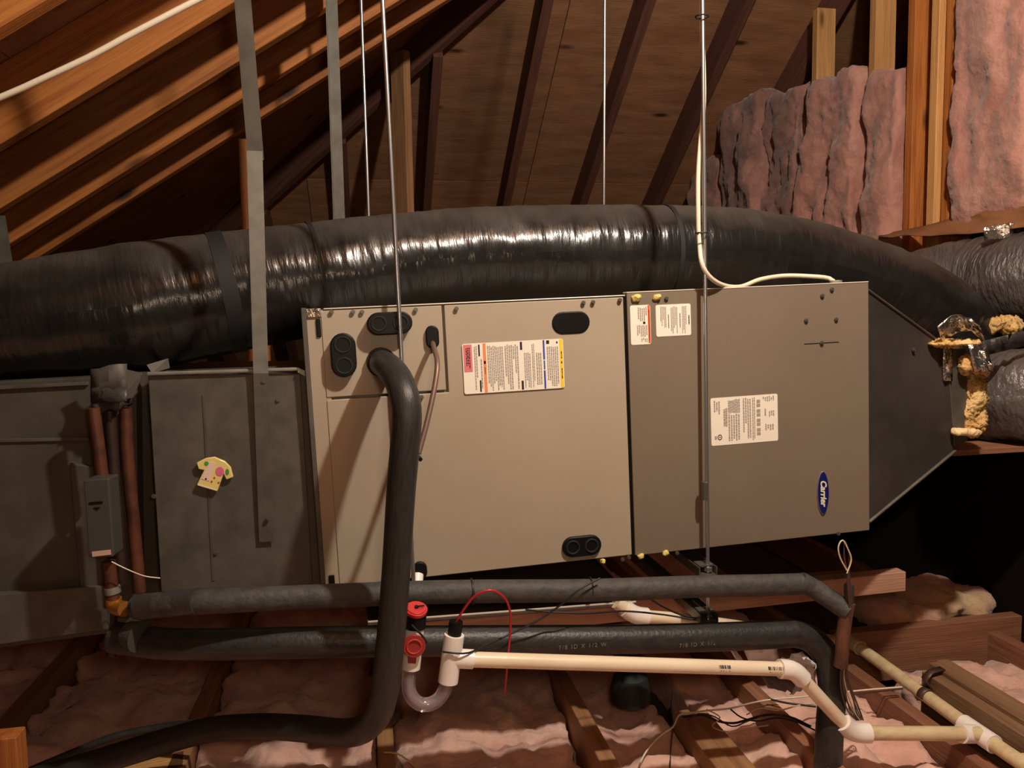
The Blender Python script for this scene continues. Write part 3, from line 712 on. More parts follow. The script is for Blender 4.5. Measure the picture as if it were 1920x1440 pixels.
# unistrut channels
def strut(px, py, lab, y0, L_=.62):
    t = thing('strut_channel', W(px, py, y=y0), lab, 'channel', 'steel channels under the air handler')
    p = W(px, py, y=y0)
    for sx in (-.02, .02):
        MB().box(p+Vector((sx, L_/2, 0)), .003, L_, .02).build('channel_side', IRON, t)
    MB().box(p+Vector((0, L_/2, -.0085)), .04, L_, .003).build('channel_web', IRON, t)
    MB().box(p+Vector((0, .025, .011)), .034, .03, .003).build('square_washer', ROD, t)
    return t
strut(1328, 1072, 'short steel channel crossing under the cabinet at the right-hand rod', 1.55)
strut(1330, 1160, 'lower steel channel on the tip of the right-hand rod', 1.55)
strut(775, 1112, 'steel channel half hidden behind the pipes under the left-hand rod', 1.57)
# flat strap
st = thing('hanger_strap', W(497, 1010, y=1.61), 'flat galvanized strap screwed down the face of the plenum', 'strap')
def strip(name, pa, pb, wd, th, m_, parent, ya, yb):
    A, B = W(*pa, y=ya), W(*pb, y=yb); x = Vector((1, 0, 0)); d = (B-A).normalized(); n = d.cross(x).normalized(); xx = n.cross(d)
    return MB().box((A+B)/2, (B-A).length, wd, th, (d, xx, n)).build(name, m_, parent, bevel=.0005)
A0 = W(455, 0, y=1.50); B0 = W(480, 300, y=1.55); d0 = (A0-B0); A2 = A0+d0*1.3
x = Vector((1, 0, 0)); d = (B0-A2).normalized(); n = d.cross(x).normalized()
MB().box((A2+B0)/2, (B0-A2).length, .029, .0014, (d, n.cross(d), n)).build('upper_strap', GALV, st)
strip('lower_strap', (477, 283), (489, 700), .029, .0014, STRAP, st, 1.545, 1.604)
strip('lower_strap', (489, 698), (500, 1016), .030, .0014, GALV, st, 1.604, 1.612)
for q in ((494, 715), (502, 972)): screw(*q, parent=st, y=1.603)
# rear angle hanger
ag = thing('angle_hanger', W(635, 420, y=2.2), 'dull galvanized angle bar hanging behind the duct, left of the rods', 'hanger')
A, B = W(622, 0, y=2.2), W(637, 430, y=2.2); A = A+(A-B)*.8; d = (B-A).normalized()
MB().box((A+B)/2, (B-A).length, .030, .003, (d, Vector((1, 0, 0)), Vector((0, 1, 0)))).build('angle_leg', GALV, ag)
MB().box((A+B)/2+Vector((-.014, -.014, 0)), (B-A).length, .003, .03, (d, Vector((1, 0, 0)), Vector((0, 1, 0)))).build('angle_leg', GALV, ag)
ag2 = thing('angle_hanger', W(5, 480, y=1.98), 'stub of grey angle bar at the left edge above the duct', 'hanger')
MB().prism([W(-14, 404, y=1.98), W(9, 404, y=1.98), W(27, 520, y=1.98), W(4, 520, y=1.98)], Vector((0, .003, 0))).build('angle_leg', GALV, ag2)
MB().prism([W(-14, 404, y=1.98), W(-12, 404, y=1.98), W(6, 520, y=1.98), W(4, 520, y=1.98)], Vector((0, -.03, 0))).build('angle_leg', GALVD, ag2)
# ================================================================ CABLES ABOVE
t = tube('roof_cable', [W(-120, 225, y=1.40), W(0, 183, y=1.40), W(83, 146, y=1.40), W(167, 107, y=1.40), W(233, 71, y=1.40), W(300, 36, y=1.40), W(370, 0, y=1.40), W(470, -48, y=1.40)], .0050, CABLE, step=.03)
tag(t, 'white cable clipped along the rafter at the top left corner', 'cable')
t = thing('power_cable', W(1567, 535, y=1.62), 'cream power cable tied to the right-hand rod and looping into the cabinet top', 'cable')
yb = 1.576
tube('cable_run', [W(1315, -180, y=yb), W(1315, -20, y=yb), W(1316, 60, y=yb), W(1319, 130, y=yb), W(1319, 200, y=yb), W(1313, 270, y=yb), W(1309, 330, y=yb), W(1309, 400, y=yb), W(1311, 450, y=yb), W(1318, 500, y=1.56), W(1345, 530, y=1.58),
                    W(1385, 538, y=1.64), W(1425, 524, y=1.68), W(1470, 517, y=1.70), W(1520, 518, y=1.69), W(1555, 522, y=1.66), W(1567, 533, y=1.64)], .0050, CABLE, t, seg=12, step=.012)
hexnut(W(1567, 533, y=1.62), .018, .014, t, STRAP, 'cable_connector', 12)
for y_ in (31, 437):
    c_ = W(1316, y_, y=1.562); ring = [c_+Vector((math.cos(k/12*6.283)*.0135, math.sin(k/12*6.283)*.012, 0)) for k in range(13)]
    mb_ = MB(); mb_.tube(ring, .0016, 6, cap=False); mb_.tube([c_+Vector((.012, -.003, 0)), c_+Vector((.021, -.006, .002))], .001, 6); mb_.build('zip_tie', BLK, t, smooth=True)
# ================================================================ REFRIGERANT LINES
hz = thing('insulated_hose', W(712, 1380, z=.05), 'thick black foam-insulated hose leaving the cabinet and dropping to the insulation', 'hose')
hc = [W(715, 680, y=1.60), W(720, 683, y=1.55), W(729, 689, y=1.49), W(743, 706, y=1.43), W(757, 738, y=1.385), W(763, 780, y=1.37), W(758, 850, y=1.37), W(752, 920, y=1.375), W(747, 1000, y=1.38), W(742, 1080, y=1.385),
      W(736, 1160, y=1.39), W(729, 1230, y=1.39), W(720, 1300, y=1.40), W(700, 1350, y=1.42), W(655, 1374, y=1.48), W(570, 1366, y=1.58), W(480, 1362, y=1.64), W(385, 1370, y=1.68), W(270, 1402, y=1.70), W(130, 1445, y=1.70), W(-40, 1490, y=1.70), W(-200, 1530, y=1.7)]
hp = spline(hc, .012)
MB().tube(hp, lambda L_, i: .0265+.0004*math.sin(L_*9), 24).build('foam_sleeve', FOAM, hz, smooth=True)
MB().tube([W(714, 678, y=1.60), W(716, 680, y=1.585)], .030, 20).build('grommet', PLUG, hz, smooth=True)
lump('tape_wrap', W(706, 694, y=1.57), W(722, 672, y=1.595), FOIL, hz, res=.005, amp=.006, freq=60, pw=3)
lq = thing('liquid_line', W(783, 860, y=1.52), 'thin bent copper-brown line dropping from the small grommet', 'pipe')
tube('line', [W(811, 642, y=1.60), W(813, 650, y=1.55), W(820, 680, y=1.50), W(815, 725, y=1.475), W(801, 790, y=1.45), W(785, 850, y=1.43)], .0052, mat('brown_line', (120, 96, 84), .45, metal=.4), lq, seg=12)
tube('valve', [W(780, 849, y=1.43), W(786, 860, y=1.43)], .006, ROD, lq); tube('valve_cap', [W(783, 856, y=1.43), W(789, 862, y=1.42)], .004, PLUG, lq)
ps = thing('insulated_pipe', W(885, 1110, y=1.5), 'upper black foam-insulated pipe running level under the air handler', 'pipe')
yp = 1.50
tube('foam_sleeve', [W(258, 1138, y=1.56), W(300, 1134, y=1.53), W(390, 1128, y=1.50), W(560, 1120, y=yp), W(760, 1112, y=yp), W(885, 1109, y=yp), W(1100, 1107, y=yp), W(1300, 1100, y=yp), W(1440, 1097, y=yp), W(1502, 1095, y=yp)], .0235, FOAMG, ps, seg=22, step=.03)
tube('foam_sleeve', [W(1500, 1090, y=1.50), W(1530, 1106, y=1.49), W(1590, 1146, y=1.45)], .0215, FOAMG, ps, seg=22, step=.02, label='sloping taped end section')
tube('foam_seam', [W(1105, 1104, y=yp), W(1107, 1104, y=yp)], .0241, BAND, ps, seg=22)
mbx = MB(); c_ = W(885, 1109, y=yp); ring = [c_+Vector((0, math.cos(k/20*6.283)*.0245, math.sin(k/20*6.283)*.0245)) for k in range(21)]
mbx.tube(ring, .0022, 6, cap=False); mbx.box(c_+Vector((0, -.025, -.002)), .007, .006, .012); mbx.build('zip_tie', BLK, ps, smooth=True)
mbx = MB(); c_ = W(378, 1122, y=1.50)
sleeve = tube('tape_wrap', [W(262, 1138, y=1.55), W(372, 1127, y=1.50)], .0250, MASTIC, ps, seg=18, step=.01, wob=lambda L_, a: .002*noise.noise(Vector((L_*60, a, 0))))
g = [[W(360+k*10, 1108+r_*5+3*noise.noise(Vector((k, r_, 0))), y=1.505+.006*noise.noise(Vector((k, r_, 4)))) for k in range(12)] for r_ in range(3)]
sheet('torn_tape', g, .001, GALVD, ps)
pw_ = thing('insulated_pipe', W(1200, 1190, y=1.52), 'lower fatter black foam pipe with stencilled print, turning down at its right end', 'pipe')
y2 = 1.52
tube('foam_sleeve', [W(215, 1195, y=1.60), W(300, 1206, y=1.57), W(420, 1208, y=1.54), W(600, 1204, y=y2), W(900, 1201, y=y2), W(1200, 1198, y=y2), W(1400, 1192, y=y2), W(1488, 1187, y=y2)], .0305, FOAM, pw_, seg=26, step=.03)
tube('foam_elbow', [W(1482, 1186, y=y2), W(1520, 1198, y=y2), W(1550, 1232, y=1.515), W(1560, 1290, y=1.50), W(1556, 1360, y=1.49), W(1552, 1450, y=1.48), W(1550, 1500, y=1.48)], .0300, FOAM, pw_, seg=26, step=.015)
tube('elbow_cap', [W(240, 1188, y=1.57), W(262, 1194, y=1.555)], [.024, .030], FOAMG, pw_, seg=20)
for px, s_ in ((1110, '7/8 ID X 1/2 WALL  1-2'), (1315, '7/8 ID X 1/2 WALL')):
    c_ = W(px, 1202-(px-1100)*.012, y=y2)+Vector((0, -.0308, .004))
    a_ = W(px-50, 1201, y=y2-.03); b_ = W(px+50, 1198.5, y=y2-.03)
    text('stencil_print', s_, c_, b_-a_, (0, .1, 1), .012, GREYTX, pw_, th=.0002, spacing=1.35)
t = tube('small_foam_line', [W(40, 1452, y=1.76), W(160, 1402, y=1.78), W(220, 1380, y=1.79), W(300, 1364, y=1.79), W(360, 1356, y=1.76), W(430, 1350, y=1.72), W(520, 1350, y=1.68)], .0085, FOAM, seg=12, step=.02)
tag(t, 'thin dark tube curving over the insulation at the bottom left', 'tube')
# ================================================================ PVC TRAP AND DRAIN
yt = 1.44
tr = thing('drain_trap', W(790, 1325, y=yt), 'clear U-shaped condensate trap with white tee and red cleanout caps', 'drain trap')
lt, lb = W(779, 1160, y=yt), W(770, 1252, y=yt)
tube('cleanout_fitting', [W(778, 1175, y=yt), lb], .0185, PVCF, tr, seg=22, label='cream left-hand fitting')
tube('upper_collar', [W(780, 1150, y=yt), W(778, 1176, y=yt)], .0205, PLUG, tr, seg=22)
dn = (W(779, 1150, y=yt)-lb).normalized(); cp = W(780, 1146, y=yt-.004)
tt = (dn+Vector((0, -.35, 0))).normalized()
mbx = MB(); disc(mbx, cp, tt, .0215, .007, 24); disc(mbx, cp+tt*.007, tt, .018, .002, 24); mbx.build('red_cap', RED, tr, smooth=True, bevel=.001, label='bright red top cap')
mbx = MB(); disc(mbx, cp+tt*.009, tt, .004, .003, 8); mbx.box(cp+tt*.0105+Vector((.008, 0, .001)), .014, .002, .002); mbx.build('cap_tab', PLUG, tr)
c2 = W(776, 1209, y=yt-.02); nf = Vector((0, -1, .08)).normalized()
mbx = MB(); disc(mbx, c2-nf*.012, nf, .0175, .016, 24); disc(mbx, c2+nf*.004, nf, .0215, .006, 24); mbx.build('side_cap', REDC, tr, smooth=True, bevel=.001, label='dull red side cap')
mbx = MB(); ring = [c2+nf*.011+Vector((math.cos(k/20*6.283)*.0135, 0, math.sin(k/20*6.283)*.0135)) for k in range(21)]; mbx.tube(ring, .0016, 6, cap=False); mbx.build('cap_ring', MRED, tr, smooth=True)
MB().prism([W(765, 1233, y=yt-.021), W(781, 1233, y=yt-.021), W(780, 1245, y=yt-.021), W(765, 1244, y=yt-.021)], Vector((0, .004, 0))).build('cap_tab', REDC, tr, bevel=.001)
tube('tether', [W(772, 1172, y=yt-.022), W(790, 1190, y=yt-.025), W(800, 1205, y=yt-.02)], .0022, BLK, tr, seg=8)
U = [W(770, 1240, y=yt), W(767, 1262, y=yt), W(766, 1285, y=yt), W(771, 1305, y=yt), W(785, 1319, y=yt), W(802, 1321, y=yt), W(820, 1313, y=yt), W(832, 1297, y=yt), W(839, 1275, y=yt), W(842, 1262, y=yt)]
tube('clear_u_bend', U, .0135, CLEAR, tr, seg=24, step=.006, label='clear plastic U bend')
tube('water_inside', U[1:-1], .0062, mat('cloudy_water', (196, 176, 170), .25, trans=.4), tr, seg=16, step=.006)
tube('tee_body', [W(840, 1278, y=yt), W(852, 1190, y=yt)], .0196, PVCF, tr, seg=24, label='white tee fitting')
tube('float_plug', [W(852, 1192, y=yt), W(855, 1165, y=yt)], .0135, PLUG, tr, seg=18)
tube('tee_branch', [W(846, 1234, y=yt), W(887, 1236, y=yt)], .0186, PVCF, tr, seg=24)
tube('inlet_stub', [W(780, 1150, y=1.49), W(781, 1110, y=1.56), W(783, 1078, y=1.59), ], .0125, PVCF, tr, seg=18, label='white stub leaving the cabinet')
t = tube('red_wire', [W(855, 1168, y=yt), W(866, 1148, y=yt-.005), W(890, 1118, y=yt-.015), W(920, 1107, y=yt-.02), W(945, 1120, y=yt-.01), W(956, 1145, y=yt), W(957, 1180, y=yt+.01), W(953, 1225, y=yt+.015), W(949, 1270, y=yt+.03), W(946, 1300, y=yt+.04)], .0023, REDWIRE, seg=8, step=.008)
tag(t, 'red wire arching out of the black plug of the white tee', 'wire')
# main drain line
dl = thing('drain_line', W(1200, 1245, y=1.44), 'straight white plastic drain pipe with barcodes, stepping down at its right end', 'pipe')
P0, P1 = W(870, 1236, y=1.44), W(1488, 1255, y=1.46); P2 = W(1597, 1374, z=.065); P3 = W(1838, 1376, z=.05)
tube('pipe', [P0, P1], .0150, PVC, dl, seg=24, step=.1)
def elbow(name, P, A, B, r, m_, parent, L_=.03):
    a = P+(A-P).normalized()*L_; b = P+(B-P).normalized()*L_
    pts_ = []
    for k in range(13):
        t = k/12; pts_.append(a.lerp(P, t).lerp(P.lerp(b, t), t))
    a0 = P+(A-P).normalized()*(L_+.012); b0 = P+(B-P).normalized()*(L_+.012)
    return MB().tube([a0]+pts_+[b0], r, 24).build(name, m_, parent, smooth=True)
tube('pipe', [P1, P2], .0150, PVC, dl, seg=24, step=.1); tube('pipe', [P2, P3], .0156, PVCY, dl, seg=24, step=.1)
elbow('elbow', P1, P0, P2, .0205, PVCF, dl, .022); elbow('elbow', P2, P1, P3, .0215, PVCF, dl, .028)
# barcodes on the pipe
ax_ = (P1-P0).normalized()
for px0, px1, n_ in ((1331, 1356, 9), (1429, 1464, 13)):
    mbx = MB(); t0 = (px0-870)/(1488-870); t1 = (px1-870)/(1488-870)
    for k in range(n_):
        tk = t0+(t1-t0)*(k+.15*random.random())/n_; wk = (t1-t0)/n_*random.choice((.35, .6, .8))
        for s in range(3):
            ph = math.radians(12+s*9); ph2 = ph+math.radians(9)
            def pp(t, ph): return P0.lerp(P1, t)+Vector((0, -math.cos(ph), math.sin(ph)))*.0152
            mbx.add([pp(tk, ph), pp(tk+wk, ph), pp(tk+wk, ph2), pp(tk, ph2)], [(0, 1, 2, 3)])
        if k % 2:
            ph, ph2 = math.radians(-8), math.radians(-2); mbx.add([pp(tk, ph), pp(tk+wk, ph), pp(tk+wk, ph2), pp(tk, ph2)], [(0, 1, 2, 3)])
    mbx.build('barcode_print', LDK, dl)
# second drain line along the joists
dl2 = thing('drain_line', W(1700, 1290, z=.045), 'yellowed white drain pipe sloping along the joist at the right, strapped to the beam', 'pipe')
Z2 = .042
Q0, Q1, Q2 = W(1335, 1168, y=1.68), W(1560, 1200, z=Z2+.004), W(1596, 1203, z=Z2)
Q3 = W(1835, 1376, z=Z2); Q4 = W(1925, 1432, z=Z2); Q5 = W(2150, 1590, z=Z2)
R0 = W(1155, 1128, y=1.655); R1 = W(1190, 1154, y=1.655)
tube('pipe', [R0, R1], .0164, PVC, dl2, seg=20, step=.1)
tube('pipe', [R1, Q0, Q1, Q2], .0150, PVC, dl2, seg=20, step=.05)
elbow('elbow', R1, R0, Q0, .0205, PVCF, dl2, .02)
tube('pipe', [Q2, Q3], .0166, PVCY, dl2, seg=24, step=.1); tube('pipe', [Q3, Q5], .0166, PVCY, dl2, seg=24, step=.1)
elbow('elbow', Q2, Q1, Q3, .0205, PVCY, dl2, .034)
dd = (Q5-Q3).normalized()
tube('tee', [Q3-dd*.045, Q3+dd*.045], .0215, PVCF, dl2, seg=24); tube('tee_branch', [Q3, Q3+(P3+(P2-P3).normalized()*.045-Q3)], .0205, PVCF, dl2, seg=24)
for k in range(3):
    c_ = Q4+dd*(-.02+.02*k)
tube('print_band', [Q4-dd*.012, Q4+dd*.004], .0170, PVCY, dl2, seg=24)
mbx = MB()
for k in range(26):
    c_ = Q4+dd*(.006+.006*k); ph = math.radians(58); 
    mbx.box(c_+Vector((-math.cos(ph)*.0166, 0, math.sin(ph)*.0166)), .003*random.choice((.5, 1)), .0035, .004)
mbx.build('barcode_print', LDK, dl2)
# ================================================================ UNDER THE UNIT
pn = thing('drain_pan', W(900, 1150, y=1.75), 'shallow galvanized drain pan with a bright rim under the air handler', 'pan')
pa, pb = W(690, 1166, y=1.64), W(1192, 1128, y=1.66)
pd = Vector((0, .50, 0)); dz = Vector((0, 0, -.007))
for a_, b_ in ((pa, pb), (pb, pb+pd), (pb+pd, pa+pd), (pa+pd, pa)):
    MB().add([a_, b_, b_+dz, a_+dz], [(0, 1, 2, 3)]).build('pan_side', GALVD, pn).modifiers.new('s', 'SOLIDIFY').thickness = .0015
MB().add([pa+dz, pb+dz, pb+dz+pd, pa+dz+pd], [(0, 1, 2, 3)]).build('pan_floor', GALVD, pn).modifiers.new('s', 'SOLIDIFY').thickness = .0015
MB().tube([pa, pb], .0022, 8).build('rim', EDGE, pn, smooth=True)
t = board('support_board', W(700, 1190, y=1.76), W(1690, 1086, y=1.76), .036, .052, PALEW)
tag(t, 'long two-by-four beneath the drain pan, its cut end showing at the right', 'board', 'lumber under the air handler')
t = board('support_board', W(700, 1160, y=2.15), W(1600, 1086, y=2.15), .038, .052, REDW)
tag(t, 'rear two-by-four hidden behind the drain pan', 'board', 'lumber under the air handler')
t = tube('black_wire', [W(1125, 1084, y=1.475), W(1085, 1106, y=1.462), W(1065, 1124, y=1.465), W(1035, 1146, y=1.475), W(1000, 1168, y=1.475), W(950, 1192, y=1.475), W(905, 1212, y=1.45), W(880, 1224, y=1.425), W(855, 1225, y=1.415), W(830, 1222, y=1.425)], .0020, BLK, seg=8, step=.01)
tag(t, 'black wire strung from the upper pipe down to the white tee', 'wire')
t = tube('black_wire', [W(985, 1143, y=1.6), W(1040, 1148, y=1.58), W(1100, 1150, y=1.58), W(1170, 1146, y=1.60), W(1240, 1152, y=1.60), W(1290, 1160, y=1.59), W(1330, 1166, y=1.58)], .0022, BLK, seg=8, step=.01)
tag(t, 'wavy black wire lying across the rear white elbow', 'wire')
t = tube('black_wire', [W(1215, 1120, y=1.58), W(1240, 1136, y=1.58), W(1275, 1152, y=1.58), W(1325, 1164, y=1.57)], .0022, BLK, seg=8, step=.01)
tag(t, 'short black wire dropping to the tip of the right-hand rod', 'wire')
# vertical copper at the right with wire bundle
cu_ = thing('copper_riser', W(1577, 1240, y=1.44), 'taped brown copper riser at the right end of the insulated pipes', 'pipe')
tube('pipe', [W(1590, 1130, y=1.45), W(1582, 1180, y=1.45), W(1576, 1250, y=1.45)], .0145, mat('brown_riser', (120, 78, 58), .5, metal=.2, var=(78, 50, 40), nscale=16), cu_, seg=16, wob=lambda L_, a: .0012*noise.noise(Vector((L_*60, a*2, 0))))
tube('tape_wrap', [W(1592, 1095, y=1.45), W(1592, 1130, y=1.45)], .010, MASTIC, cu_, seg=14, wob=lambda L_, a: .0015*noise.noise(Vector((L_*60, a*2, 0))))
wb = thing('wire_bundle', W(1600, 1350, z=.02), 'tangle of thin dark wires looping up beside the copper riser', 'wires')
tube('wire_loop', [W(1588, 1070, y=1.43), W(1575, 1045, y=1.43), W(1572, 1025, y=1.43), W(1580, 1013, y=1.43), W(1590, 1030, y=1.43), W(1596, 1050, y=1.43), W(1588, 1075, y=1.43)], .0016, CABLEW, wb, seg=8, step=.005)
tube('wire_loop', [W(1590, 1075, y=1.435), W(1583, 1045, y=1.435), W(1584, 1015, y=1.435), W(1592, 1040, y=1.435), W(1592, 1075, y=1.435)], .0016, BRNW, wb, seg=8, step=.005)
for k in range(7):
    o = (k-3)*2.6
    tube('wire', [W(1590+o*.15, 1070, y=1.434), W(1592+o*.3, 1100, y=1.434), W(1594+o*.2, 1140, y=1.436), W(1590+o*.3, 1200, y=1.44), W(1582+o*.7, 1260, y=1.445), W(1590+o*1.5+4*math.sin(k*2), 1300, y=1.46), W(1602+o*1.4, 1335, y=1.47+.005*k), W(1612+o*.8, 1350, y=1.49)], .0014 if k % 2 else .0019, BRNW if k != 3 else CABLEW, wb, seg=7, step=.01)
# ================================================================ LOOSE LUMBER
def bd3(name, x0, x1, y0, y1, ztop, h, m_, lab, grp):
    t = board(name, ((x0+x1)/2, y0, ztop-h/2), ((x0+x1)/2, y1, ztop-h/2), x1-x0, h, m_); return tag(t, lab, 'board', grp)
bd3('lumber_board', .724, .767, .3, 1.76, .0, .14, JOIST, 'left board of the doubled joist pair below the white drain pipe', 'doubled joist boards')
g_ = bd3('lumber_board', .768, .811, .3, 1.74, -.002, .14, JOIST, 'right board of the doubled joist pair, daubed with green paint', 'doubled joist boards')
pp_ = W(1395, 1402, z=.001); MB().prism([pp_+Vector((.016*math.cos(k*.7)*(1+.3*math.sin(k*2.3)), .03*math.sin(k*.7)*(1+.3*math.cos(k*1.7)), 0)) for k in range(9)], Vector((0, 0, .0006))).build('paint_mark', GPAINT, None)
o = bpy.data.objects['paint_mark']; o.parent = g_; o.matrix_parent_inverse = Matrix(); o.matrix_local = g_.matrix_local.inverted() @ Matrix.Translation(o.location); o['label'] = 'green paint daub'
bd3('beam_board', 1.353, 1.388, .6, 1.66, .085, .19, OLDW, 'left board of the raised triple beam at the right', 'raised triple beam')
bd3('beam_board', 1.389, 1.425, .6, 1.68, .095, .20, OLDW, 'middle board of the raised triple beam at the right', 'raised triple beam')
bd3('beam_board', 1.426, 1.463, .6, 1.70, .088, .20, OLDW, 'right board of the raised triple beam at the right', 'raised triple beam')
t = board('cross_beam', (1.34, 2.02, -.04), (2.6, 2.02, -.04), .04, .16, REDW); tag(t, 'reddish joist crossing at right angles behind the yellowed drain pipe', 'joist')
t = board('cross_beam', (-2.4, 5.0, .4), (2.0, 5.0, .4), .04, .16, REDW) if False else None
# pipe strap on beam
kq = (1740-1596)/(1835-1596); kq = (lambda P: (P.y-Q2.y)/(Q3.y-Q2.y))(W(1742, 1309, z=Z2)); ys = Q2.lerp(Q3, kq).y; xs_ = Q2.lerp(Q3, kq).x; g = []
for r_ in range(2):
    row = []
    for k in range(13):
        t_ = math.radians(185-k*11); row.append(Vector((xs_+.0195*math.cos(t_), ys+r_*.02, Z2+.0195*math.sin(t_))))
    row += [Vector((1.33, ys+.004+r_*.02, .085)), Vector((1.352, ys+.01+r_*.02, .0985)), Vector((1.395, ys+.02+r_*.02, .0985))]
    g.append(row)
t = sheet('pipe_strap', g, .002, BRNW); tag(t, 'brown strap looped round the yellowed drain pipe at the beam end', 'strap')
# ================================================================ INSULATION
xs = [(-1.40, -.96), (-.92, -.48), (-.44, -.012), (.027, .480), (.519, .722), (.813, .960), (1.0, 1.287), (1.466, 1.86), (1.90, 1.975)]
labs = ['pink batt bay in shadow at the far lower left', 'pink batt bay under the lower left thick hose', 'bright pink batt bulging at the bottom left of the hose',
        'pink batt bay below the clear trap', 'pink batt bay between the single joist and the doubled joist', 'narrow strip of pink batt right of the green-daubed board',
        'pink batt bay under the lower right white pipe', 'pink batt bay beyond the raised triple beam', 'pink batt at the lower right edge of the frame']
for k, ((a_, b_), lb_) in enumerate(zip(xs, labs)):
    hi = -.045 if k not in (2,) else -.03
    for s, (ya, yb2) in enumerate(((.5, 1.97),)) if k >= 7 else enumerate(((.5, 3.3),)):
        t = lump('insulation_batt', (a_-.005, ya, -.148), (b_+.005, yb2, hi+(.02 if k == 8 else 0)+(.05 if s else 0)), PINKF if k not in (7, 8) or s == 0 else PINKY, None, res=.016, amp=.045, freq=8, seed=k+s*20, pw=8, ridge=.012, shape=lambda q, a_=a_, b_=b_: Vector((min(max(q.x, a_+.002), b_-.002), q.y, max(q.z, -.149))))
        tag(t, lb_ if not s else ('yellow-flecked pink batt behind the cross joist' if k == 7 else 'yellow-flecked pink batt behind the cross joist, by the wall'), 'insulation', 'floor insulation batts')
t = lump('insulation_batt', (1.50, 2.05, .004), (1.975, 2.34, .08), PINKY, None, res=.014, amp=.035, freq=9, seed=77, pw=5, ridge=.01)
tag(t, 'wide yellow-flecked pink batt lying over the joists beyond the cross joist', 'insulation', 'floor insulation batts')
t = lump('insulation_batt', (-.43, 1.22, .0), (-.06, 1.58, .045), PINK, None, res=.014, amp=.035, freq=9, seed=33, pw=5, ridge=.015)
tag(t, 'puffed deep pink batt in the bottom left foreground', 'insulation', 'floor insulation batts')
# wall batts at x = 2
def wb_(y0, y1, z0, z1, x0_, lab, seed, m_=PINK, amp=.03, shape=None, pw=9):
    t = lump('wall_batt', (x0_, y0, z0), (2.10, y1, z1), m_, None, res=.014, amp=amp, freq=7, seed=seed, pw=pw, shape=lambda q: Vector((q.x, min(max(q.y, y0-.004), y1+.004), q.z)), ridge=.015, zs=.5, fine=.11); tag(t, lab, 'insulation', 'pink batts in the right wall')
za = W(1390, 190, x=1.95).z
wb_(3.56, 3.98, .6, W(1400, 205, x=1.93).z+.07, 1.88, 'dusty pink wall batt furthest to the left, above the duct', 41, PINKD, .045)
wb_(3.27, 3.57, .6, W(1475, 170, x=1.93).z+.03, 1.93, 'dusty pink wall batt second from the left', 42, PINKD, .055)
wb_(2.87, 3.26, .6, W(1580, 122, x=1.93).z, 1.94, 'bright pink wall batt between the cut stud and the doubled studs', 43, PINK, .05)
wb_(2.64, 2.83, .6, W(1650, 120, x=1.93).z, 1.955, 'narrow puffy pink wall batt left of the doubled studs', 44, PINK, .035)
wb_(2.02, 2.36, 1.27, 2.3, 1.95, 'wide pink wall batt at the right edge, right of the doubled studs', 45, PINK, .03)
wb_(1.60, 1.98, 1.27, 2.3, 1.95, 'pink wall batt nearest the camera, past the right edge', 46, PINK, .03)
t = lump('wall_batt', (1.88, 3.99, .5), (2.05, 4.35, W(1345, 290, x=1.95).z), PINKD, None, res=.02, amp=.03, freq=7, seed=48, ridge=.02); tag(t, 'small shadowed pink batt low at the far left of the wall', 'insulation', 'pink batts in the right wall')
# kraft paper ledge
g = []
for r_ in range(7):
    row = []
    for k in range(16):
        u_ = k/15; px = 1648+k*24; top = 440-36*min(1, u_*1.9)-34*max(0, u_-.25); bot = 444-10*u_-34*max(0, u_-.45)+5*noise.noise(Vector((k*.7, 1, 0)))
        py = top+(bot-top)*r_/6; row.append(W(px, py, x=1.975-.07*r_/6-.025*noise.noise(Vector((k*.5, r_*.5, 2)))))
    g.append(row)
t = sheet('kraft_facing', g, .002, KRAFT); tag(t, 'brown kraft paper sheet slumped below the wall batts at the right', 'paper')
# ================================================================ LOOSE WIRES AND PLASTIC
pz = thing('plastic_sheet', W(1450, 1260, z=.02), 'crumpled grey-white plastic sheet behind the white drain elbow', 'plastic sheet')
def crump(corners, n, amp, seed, y_):
    a, b, c_, d_ = corners; g = []
    for i in range(n):
        row = []
        for j in range(n):
            u, v = j/(n-1), i/(n-1)
            P = a.lerp(b, u).lerp(d_.lerp(c_, u), v)
            row.append(P+Vector((0, 1, .6))*amp*noise.noise(Vector((u*4+seed, v*4, seed))))
        g.append(row)
    return g
Yz = 1.515
sheet('sheet_fold', crump((W(1393, 1215, y=Yz), W(1456, 1209, y=Yz), W(1462, 1246, y=Yz+.06), W(1405, 1244, y=Yz+.08)), 8, .012, 1, 0), .001, PLASTIC, pz)
sheet('sheet_fold', crump((W(1368, 1218, y=Yz), W(1376, 1214, y=Yz), W(1398, 1244, y=Yz+.06), W(1385, 1244, y=Yz+.05)), 6, .012, 2, 0), .001, PLASTIC, pz)
sheet('sheet_fold', crump((W(1462, 1238, y=Yz), W(1502, 1222, y=Yz), W(1530, 1245, y=Yz-.02), W(1490, 1262, y=Yz+.08)), 8, .012, 3, 0), .001, PLASTIC, pz)
sheet('sheet_fold', crump((W(1490, 1262, y=Yz+.08), W(1530, 1245, y=Yz-.02), W(1528, 1285, y=Yz+.05), W(1480, 1302, y=Yz+.08)), 8, .02, 4, 0), .001, PLASTIC, pz)
sheet('sheet_fold', crump((W(1420, 1255, y=Yz+.08), W(1495, 1262, y=Yz+.08), W(1485, 1300, y=Yz+.05), W(1440, 1290, y=Yz+.05)), 8, .02, 5, 0), .001, mat('dull_plastic', (120, 104, 100), .5), pz)
